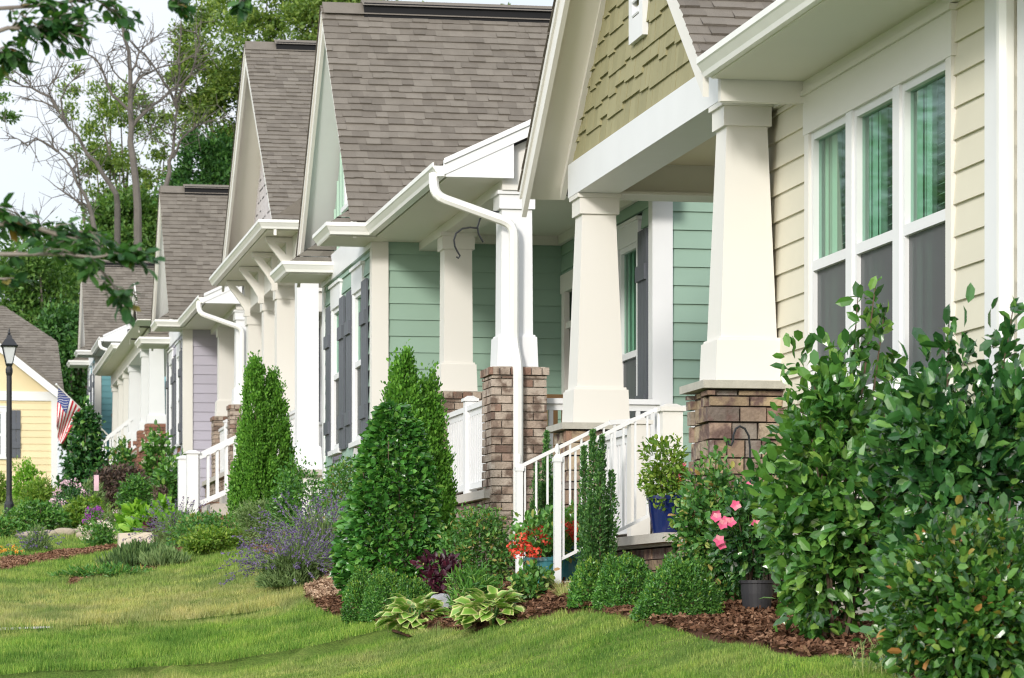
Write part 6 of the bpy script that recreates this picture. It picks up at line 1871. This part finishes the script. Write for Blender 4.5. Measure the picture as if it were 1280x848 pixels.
# trees across the street, which the windows mirror
for k, (X_, Y_, h_, w_) in enumerate([(-17, 62, 11, 8), (-15, 48, 9, 7), (-19, 80, 13, 9), (-20, 104, 14, 11), (-16, 36, 10, 8)]):
    tree(0, 0, 0, Y_, ['street tree across the road beside the lavender house', 'street tree across the road opposite the white house', 'tall tree across the road opposite the columned house', 'far tree across the road opposite the last house', 'tree across the road opposite the green house'][k],
         L['tree_b'], 7000, .3, 40 + k, X=X_, h=h_, w=w_, clumps=60, csig=.14, group='trees across the road')


# ------------------------------------------------------------------ bare trees
def bare(name, label, limbs, Y, seed, r0):
    rng = np.random.default_rng(seed)
    first = limbs[0][0]
    X = at(first[0] / 2.828, Y)
    t = thing(name, label, 'bare tree', (X, Y, gz(X, Y)), 'bare dead trees')
    zd = zdep(X, Y)

    def W(p, dy): 
        px, py = p[0] / 2.828, p[1] / 2.828
        return np.array([at(px, Y + dy), Y + dy, (HZ - py) / F * zdep(at(px, Y + dy), Y + dy)])
    mt, ml, mw = MB(), MB(), MB()
    for k, lb in enumerate(limbs):
        wd = lb[-1] if isinstance(lb[-1], (int, float)) else None
        pts = lb[:-1] if wd else lb
        dy = 0 if k == 0 else rng.uniform(-.6, .6)
        P = [W(p, dy * (i / max(len(pts) - 1, 1))) for i, p in enumerate(pts)]
        # break long reaches with small bends
        Q = [P[0]]
        for a, b in zip(P[:-1], P[1:]):
            m_ = (a + b) / 2 + rng.normal(size=3) * np.linalg.norm(b - a) * .045
            Q += [m_, b]
        ra = (wd or 10) * .8 / 2.828 / F * zd / 2
        rad = [ra * (1 - .8 * (i / (len(Q) - 1)) ** .9) + .006 for i in range(len(Q))]
        if k == 0:
            Q = [np.array([Q[0][0], Y, gz(X, Y) - .2])] + Q; rad = [ra * 1.4] + rad
            mt.tube(Q, rad, 9)
        else:
            ml.tube(Q, rad, 7)
        # twigs
        for q in range(int(4 + len(Q) * 1.5)):
            i = rng.integers(max(1, len(Q) // 3), len(Q)); f = rng.uniform(0, 1)
            b = Q[i - 1] * (1 - f) + Q[i] * f
            dr = nrm(Q[i] - Q[i - 1]); d = nrm(dr * .7 + rng.normal(size=3) * .75 + np.array([0, 0, .35]))
            ln = rng.uniform(.4, 1.7) * (1 - .3 * i / len(Q)) * zd / 105
            m1 = b + d * ln * .5 + rng.normal(size=3) * ln * .08; e = m1 + nrm(d + rng.normal(size=3) * .5 + np.array([0, 0, .2])) * ln * .5
            mw.tube([b, m1, e], [.017, .011, .005], 5)
            if ln > .6:
                e2 = m1 + nrm(d + rng.normal(size=3) * .55) * ln * .45
                mw.tube([m1, e2], [.013, .006], 4)
    mt.build('trunk', M['dead'], t)
    ml.add(mw.v, mw.f); ml.build('limbs', M['dead'], t)


bare('bare_tree', 'tall straight dead tree with bleached forked trunk at the upper left', [
    [(487, 740), (470, 560), (465, 450), (462, 330), (455, 180), (430, 80), (395, 0), 34],
    [(465, 440), (455, 390), (395, 335), (370, 270), (350, 225), (300, 188), (215, 140), 15],
    [(470, 445), (500, 410), (545, 370), (600, 328), (640, 300), 17],
    [(460, 320), (500, 270), (560, 240), (620, 228), (670, 200), 11],
    [(462, 260), (490, 190), (530, 150), (580, 100), 9],
    [(458, 300), (400, 250), (380, 190), (405, 175), 7],
    [(462, 380), (480, 300), (500, 250), (470, 220), 9]], 103, 1, .3)
bare('bare_tree', 'leaning dead tree with crossing limbs right of the straight one', [
    [(575, 690), (600, 610), (612, 540), (620, 450), (625, 380), 24],
    [(625, 385), (600, 320), (560, 260), (510, 190), (455, 140), (430, 60), 13],
    [(625, 380), (628, 300), (632, 200), (640, 85), 12],
    [(626, 360), (650, 290), (690, 220), (705, 160), (690, 110), 13],
    [(612, 560), (635, 500), (670, 465), (730, 430), (820, 410), 11],
    [(620, 480), (560, 450), (510, 430), 8],
    [(640, 300), (600, 320), (540, 370), (480, 440), 8]], 104, 2, .25)
bare('bare_tree', 'spreading dead tree with long low limbs towards the left edge', [
    [(415, 720), (395, 660), (340, 575), (290, 510), (240, 450), (205, 390), 26],
    [(205, 395), (180, 345), (110, 310), (60, 295), (15, 268), 13],
    [(200, 385), (150, 360), (75, 350), 9],
    [(240, 450), (215, 350), (240, 300), (265, 275), 9],
    [(180, 345), (170, 310), (205, 275), 6],
    [(110, 305), (95, 270), (108, 215), 6]], 105, 3, .25)
bare('bare_tree', 'lowest dead tree with broken stubs above the dark foliage', [
    [(345, 860), (325, 760), (300, 690), (255, 600), (205, 535), 24],
    [(205, 538), (165, 510), (125, 490), (100, 515), (20, 480), 12],
    [(320, 740), (275, 715), (240, 690), (190, 655), 13],
    [(215, 525), (255, 555), (280, 610), (285, 660), 10],
    [(190, 525), (185, 485), 7],
    [(300, 850), (200, 840), (130, 820), (60, 755), (0, 738), 14],
    [(135, 815), (130, 745), 11]], 102.5, 4, .25)


# ------------------------------------------------------------------ street tree whose boughs hang into view
def street_tree():
    X0, Y0 = -1.75, 11.2; z0 = gz(X0, Y0)
    rng = np.random.default_rng(21)
    t = thing('street_tree', 'near street tree whose leafy boughs hang across the upper left corner', 'tree', (X0, Y0, z0))
    P = lambda px, py, y: np.array([at(px, y), y, (HZ - py) / F * zdep(at(px, y), y)])
    MB().tube([(X0, Y0, z0 - .1), (X0 + .04, Y0, z0 + 1.2), (X0 + .02, Y0 + .05, z0 + 2.3)], [.085, .07, .062], 9).build('trunk', M['bark'], t)
    fk = np.array([X0 + .02, Y0 + .05, z0 + 2.25])
    limbs = MB(); pts = []; dirs = []

    def bough(path, r, n, spread, u0=.2, stray=.05, hang=.15):
        Q = [path[0]]
        for a, b in zip(path[:-1], path[1:]):
            Q += [(a + b) / 2 + rng.normal(size=3) * np.linalg.norm(b - a) * .03, b]
        limbs.tube(Q, [r * (1 - .85 * i / (len(Q) - 1)) + .0015 for i in range(len(Q))], 6)
        seg = np.linspace(0, len(Q) - 1.001, 400)
        C = np.array([Q[int(s)] * (1 - s % 1) + Q[int(s) + 1] * (s % 1) for s in seg])
        # side twigs carrying opposite leaves
        for k in range(n):
            f = int((u0 + (1 - u0) * rng.uniform()) * 399)
            b = C[f]; d = nrm(C[min(f + 8, 399)] - C[max(f - 8, 0)])
            td = nrm(d * .8 + rng.normal(size=3) * np.array([.6, .6, .45]) + np.array([0, 0, -hang]))
            ln = spread * rng.uniform(.4, 1.1)
            e = b + td * ln
            limbs.tube([b, b + td * ln * .5 + np.array([0, 0, .01]), e], [.0028, .002, .001], 4)
            m = rng.integers(5, 10)
            for q in range(m):
                u = (q + .6) / m
                sd = nrm(np.cross(td, [0.1, .2, 1])) * (1 if q % 2 else -1)
                pts.append(b + td * ln * u + np.array([0, 0, .01]) * u); dirs.append(sd * .7 + td * .6 + rng.normal(size=3) * .3 + np.array([0, 0, -.15]))
    # upper bough
    y = 11.0
    bough([fk, fk + np.array([.55, -.05, .75]), P(-60, 60, y), P(10, 35, y), P(60, 38, y), P(108, 32, y)], .012, 30, .16, .5)
    bough([fk, fk + np.array([.6, .1, .6]), P(-50, 75, y + .2), P(-5, 66, y + .2), P(20, 70, y + .2)], .009, 15, .12, .55)
    bough([fk, fk + np.array([.5, .2, .9]), P(-40, 10, y + .1), P(40, 8, y + .1), P(118, -2, y + .1), P(140, 14, y + .1)], .01, 18, .14, .5)
    bough([fk, fk + np.array([.5, .0, 1.2]), P(60, -80, y), P(150, -45, y), P(205, -12, y), P(232, 18, y)], .009, 7, .07, .82)
    bough([fk, fk + np.array([.5, .1, 1.25]), P(120, -90, y), P(250, -50, y), P(300, -14, y), P(308, 2, y)], .009, 4, .06, .9)
    # lower bough, closer and broader
    y = 10.6
    bough([fk, fk + np.array([.5, -.2, .2]), P(-70, 290, y), P(-10, 282, y), P(45, 285, y), P(95, 300, y), P(120, 330, y), P(152, 376, y)], .011, 26, .09, .42)
    bough([fk, fk + np.array([.55, -.25, .1]), P(-70, 330, y - .15), P(0, 318, y - .15), P(60, 318, y - .15), P(118, 322, y - .15), P(160, 316, y - .15)], .01, 26, .11, .45)
    bough([fk, fk + np.array([.5, -.2, .2]), P(-60, 270, y + .1), P(0, 262, y + .1), P(60, 290, y + .1), P(110, 290, y + .1)], .009, 20, .12, .5)
    bough([fk, fk + np.array([.5, -.1, .0]), P(-70, 350, y), P(-20, 345, y), P(8, 350, y)], .008, 8, .1, .5)
    # the rest of the crown, out of the picture to the left
    for k in range(9):
        a = rng.uniform(1.6, 4.9); e = fk + np.array([math.cos(a) * 1.0, math.sin(a) * 1.1, rng.uniform(.7, 1.7)])
        bough([fk, fk + (e - fk) * .5 + np.array([0, 0, .2]), e], .025, 26, .22, .3)
    limbs.build('limbs', M['bark'], t)
    p = np.array(pts); g = np.array(dirs)
    nn = rng.normal(size=p.shape) * .45 + np.array([0, -.25, 1.0])
    v, i, s = leaf_mesh(T_OVAL, p, g, nn, .054 * rng.uniform(.6, 1.25, len(p)))
    make_obj('leaves', v, i, s, L['near'], t)


street_tree()

# ------------------------------------------------------------------ sky, sun, camera
SUN_AZ = R(30)      # to the left of straight behind the camera
SUN_EL = R(20)
wd = bpy.data.worlds.new('World'); sc.world = wd; wd.use_nodes = True
nt = wd.node_tree; nt.nodes.clear()
out = nt.nodes.new('ShaderNodeOutputWorld'); bg = nt.nodes.new('ShaderNodeBackground')
sky = nt.nodes.new('ShaderNodeTexSky'); sky.sky_type = 'NISHITA'; sky.sun_disc = False
sky.sun_elevation = SUN_EL
# the sun stands towards -y, a little to -x
sd = Vector((-math.sin(SUN_AZ) * math.cos(SUN_EL), -math.cos(SUN_AZ) * math.cos(SUN_EL), math.sin(SUN_EL)))
sky.sun_rotation = math.atan2(sd.x, sd.y)
sky.air_density = 1.0; sky.dust_density = 2.0; sky.ozone_density = 1.5
# thin high cloud over the blue
tc = nt.nodes.new('ShaderNodeTexCoord')
mp = nt.nodes.new('ShaderNodeMapping'); mp.inputs['Scale'].default_value = (1.0, 1.0, 2.6)
nt.links.new(tc.outputs['Generated'], mp.inputs[0])
nz = nt.nodes.new('ShaderNodeTexNoise'); nz.inputs['Scale'].default_value = 3.2; nz.inputs['Detail'].default_value = 8; nz.inputs['Roughness'].default_value = .55
nt.links.new(mp.outputs[0], nz.inputs['Vector'])
rp = nt.nodes.new('ShaderNodeValToRGB'); rp.color_ramp.elements[0].position = .25; rp.color_ramp.elements[0].color = (.62, .62, .62, 1); rp.color_ramp.elements[1].position = .75; rp.color_ramp.elements[1].color = (.95, .95, .95, 1)
nt.links.new(nz.outputs['Fac'], rp.inputs[0])
mx = nt.nodes.new('ShaderNodeMix'); mx.data_type = 'RGBA'
nt.links.new(rp.outputs[0], mx.inputs['Factor']); nt.links.new(sky.outputs[0], mx.inputs[6]); 
geo = nt.nodes.new('ShaderNodeVectorMath'); geo.operation = 'DOT_PRODUCT'; geo.inputs[1].default_value = sd[:]
nt.links.new(tc.outputs['Generated'], geo.inputs[0])
cr = nt.nodes.new('ShaderNodeMapRange'); cr.inputs['From Min'].default_value = -.95; cr.inputs['From Max'].default_value = .6
nt.links.new(geo.outputs['Value'], cr.inputs['Value'])
cm = nt.nodes.new('ShaderNodeMix'); cm.data_type = 'RGBA'; cm.inputs[6].default_value = (5.75, 5.95, 6.3, 1); cm.inputs[7].default_value = (11.5, 12, 12.8, 1)
nt.links.new(cr.outputs[0], cm.inputs['Factor']); nt.links.new(cm.outputs[2], mx.inputs[7])
nt.links.new(mx.outputs[2], bg.inputs[0]); bg.inputs[1].default_value = .1
nt.links.new(bg.outputs[0], out.inputs[0])

sl = bpy.data.lights.new('sun', 'SUN'); sl.energy = 1.7; sl.angle = R(9); sl.color = (1, .95, .88)
so = bpy.data.objects.new('sun', sl); COL.objects.link(so)
so.rotation_euler = sd.to_track_quat('Z', 'Y').to_euler()
so.location = (-10, -10, 20)

cam = bpy.data.cameras.new('camera'); co = bpy.data.objects.new('camera', cam); COL.objects.link(co)
cam.sensor_width = 36; cam.sensor_fit = 'HORIZONTAL'; cam.lens = 36 * F / 1280
co.location = (0, 0, 0); co.rotation_euler = (R(90), 0, -TH)
cam.shift_y = (HZ - 424) / 1280
cam.clip_start = .5; cam.clip_end = 3000
cam.dof.use_dof = True; cam.dof.focus_distance = 24.5; cam.dof.aperture_fstop = 9
sc.camera = co

sc.view_settings.view_transform = 'Standard'; sc.view_settings.look = 'None'; sc.view_settings.gamma = 1
sc.view_settings.exposure = .7
sc.render.engine = 'CYCLES'
sc.cycles.max_bounces = 8; sc.cycles.transparent_max_bounces = 12; sc.cycles.sample_clamp_indirect = 8
sc.cycles.use_denoising = True; sc.cycles.denoising_prefilter = 'ACCURATE'; sc.cycles.pixel_filter_type = 'BLACKMAN_HARRIS'; sc.cycles.filter_width = 1.2
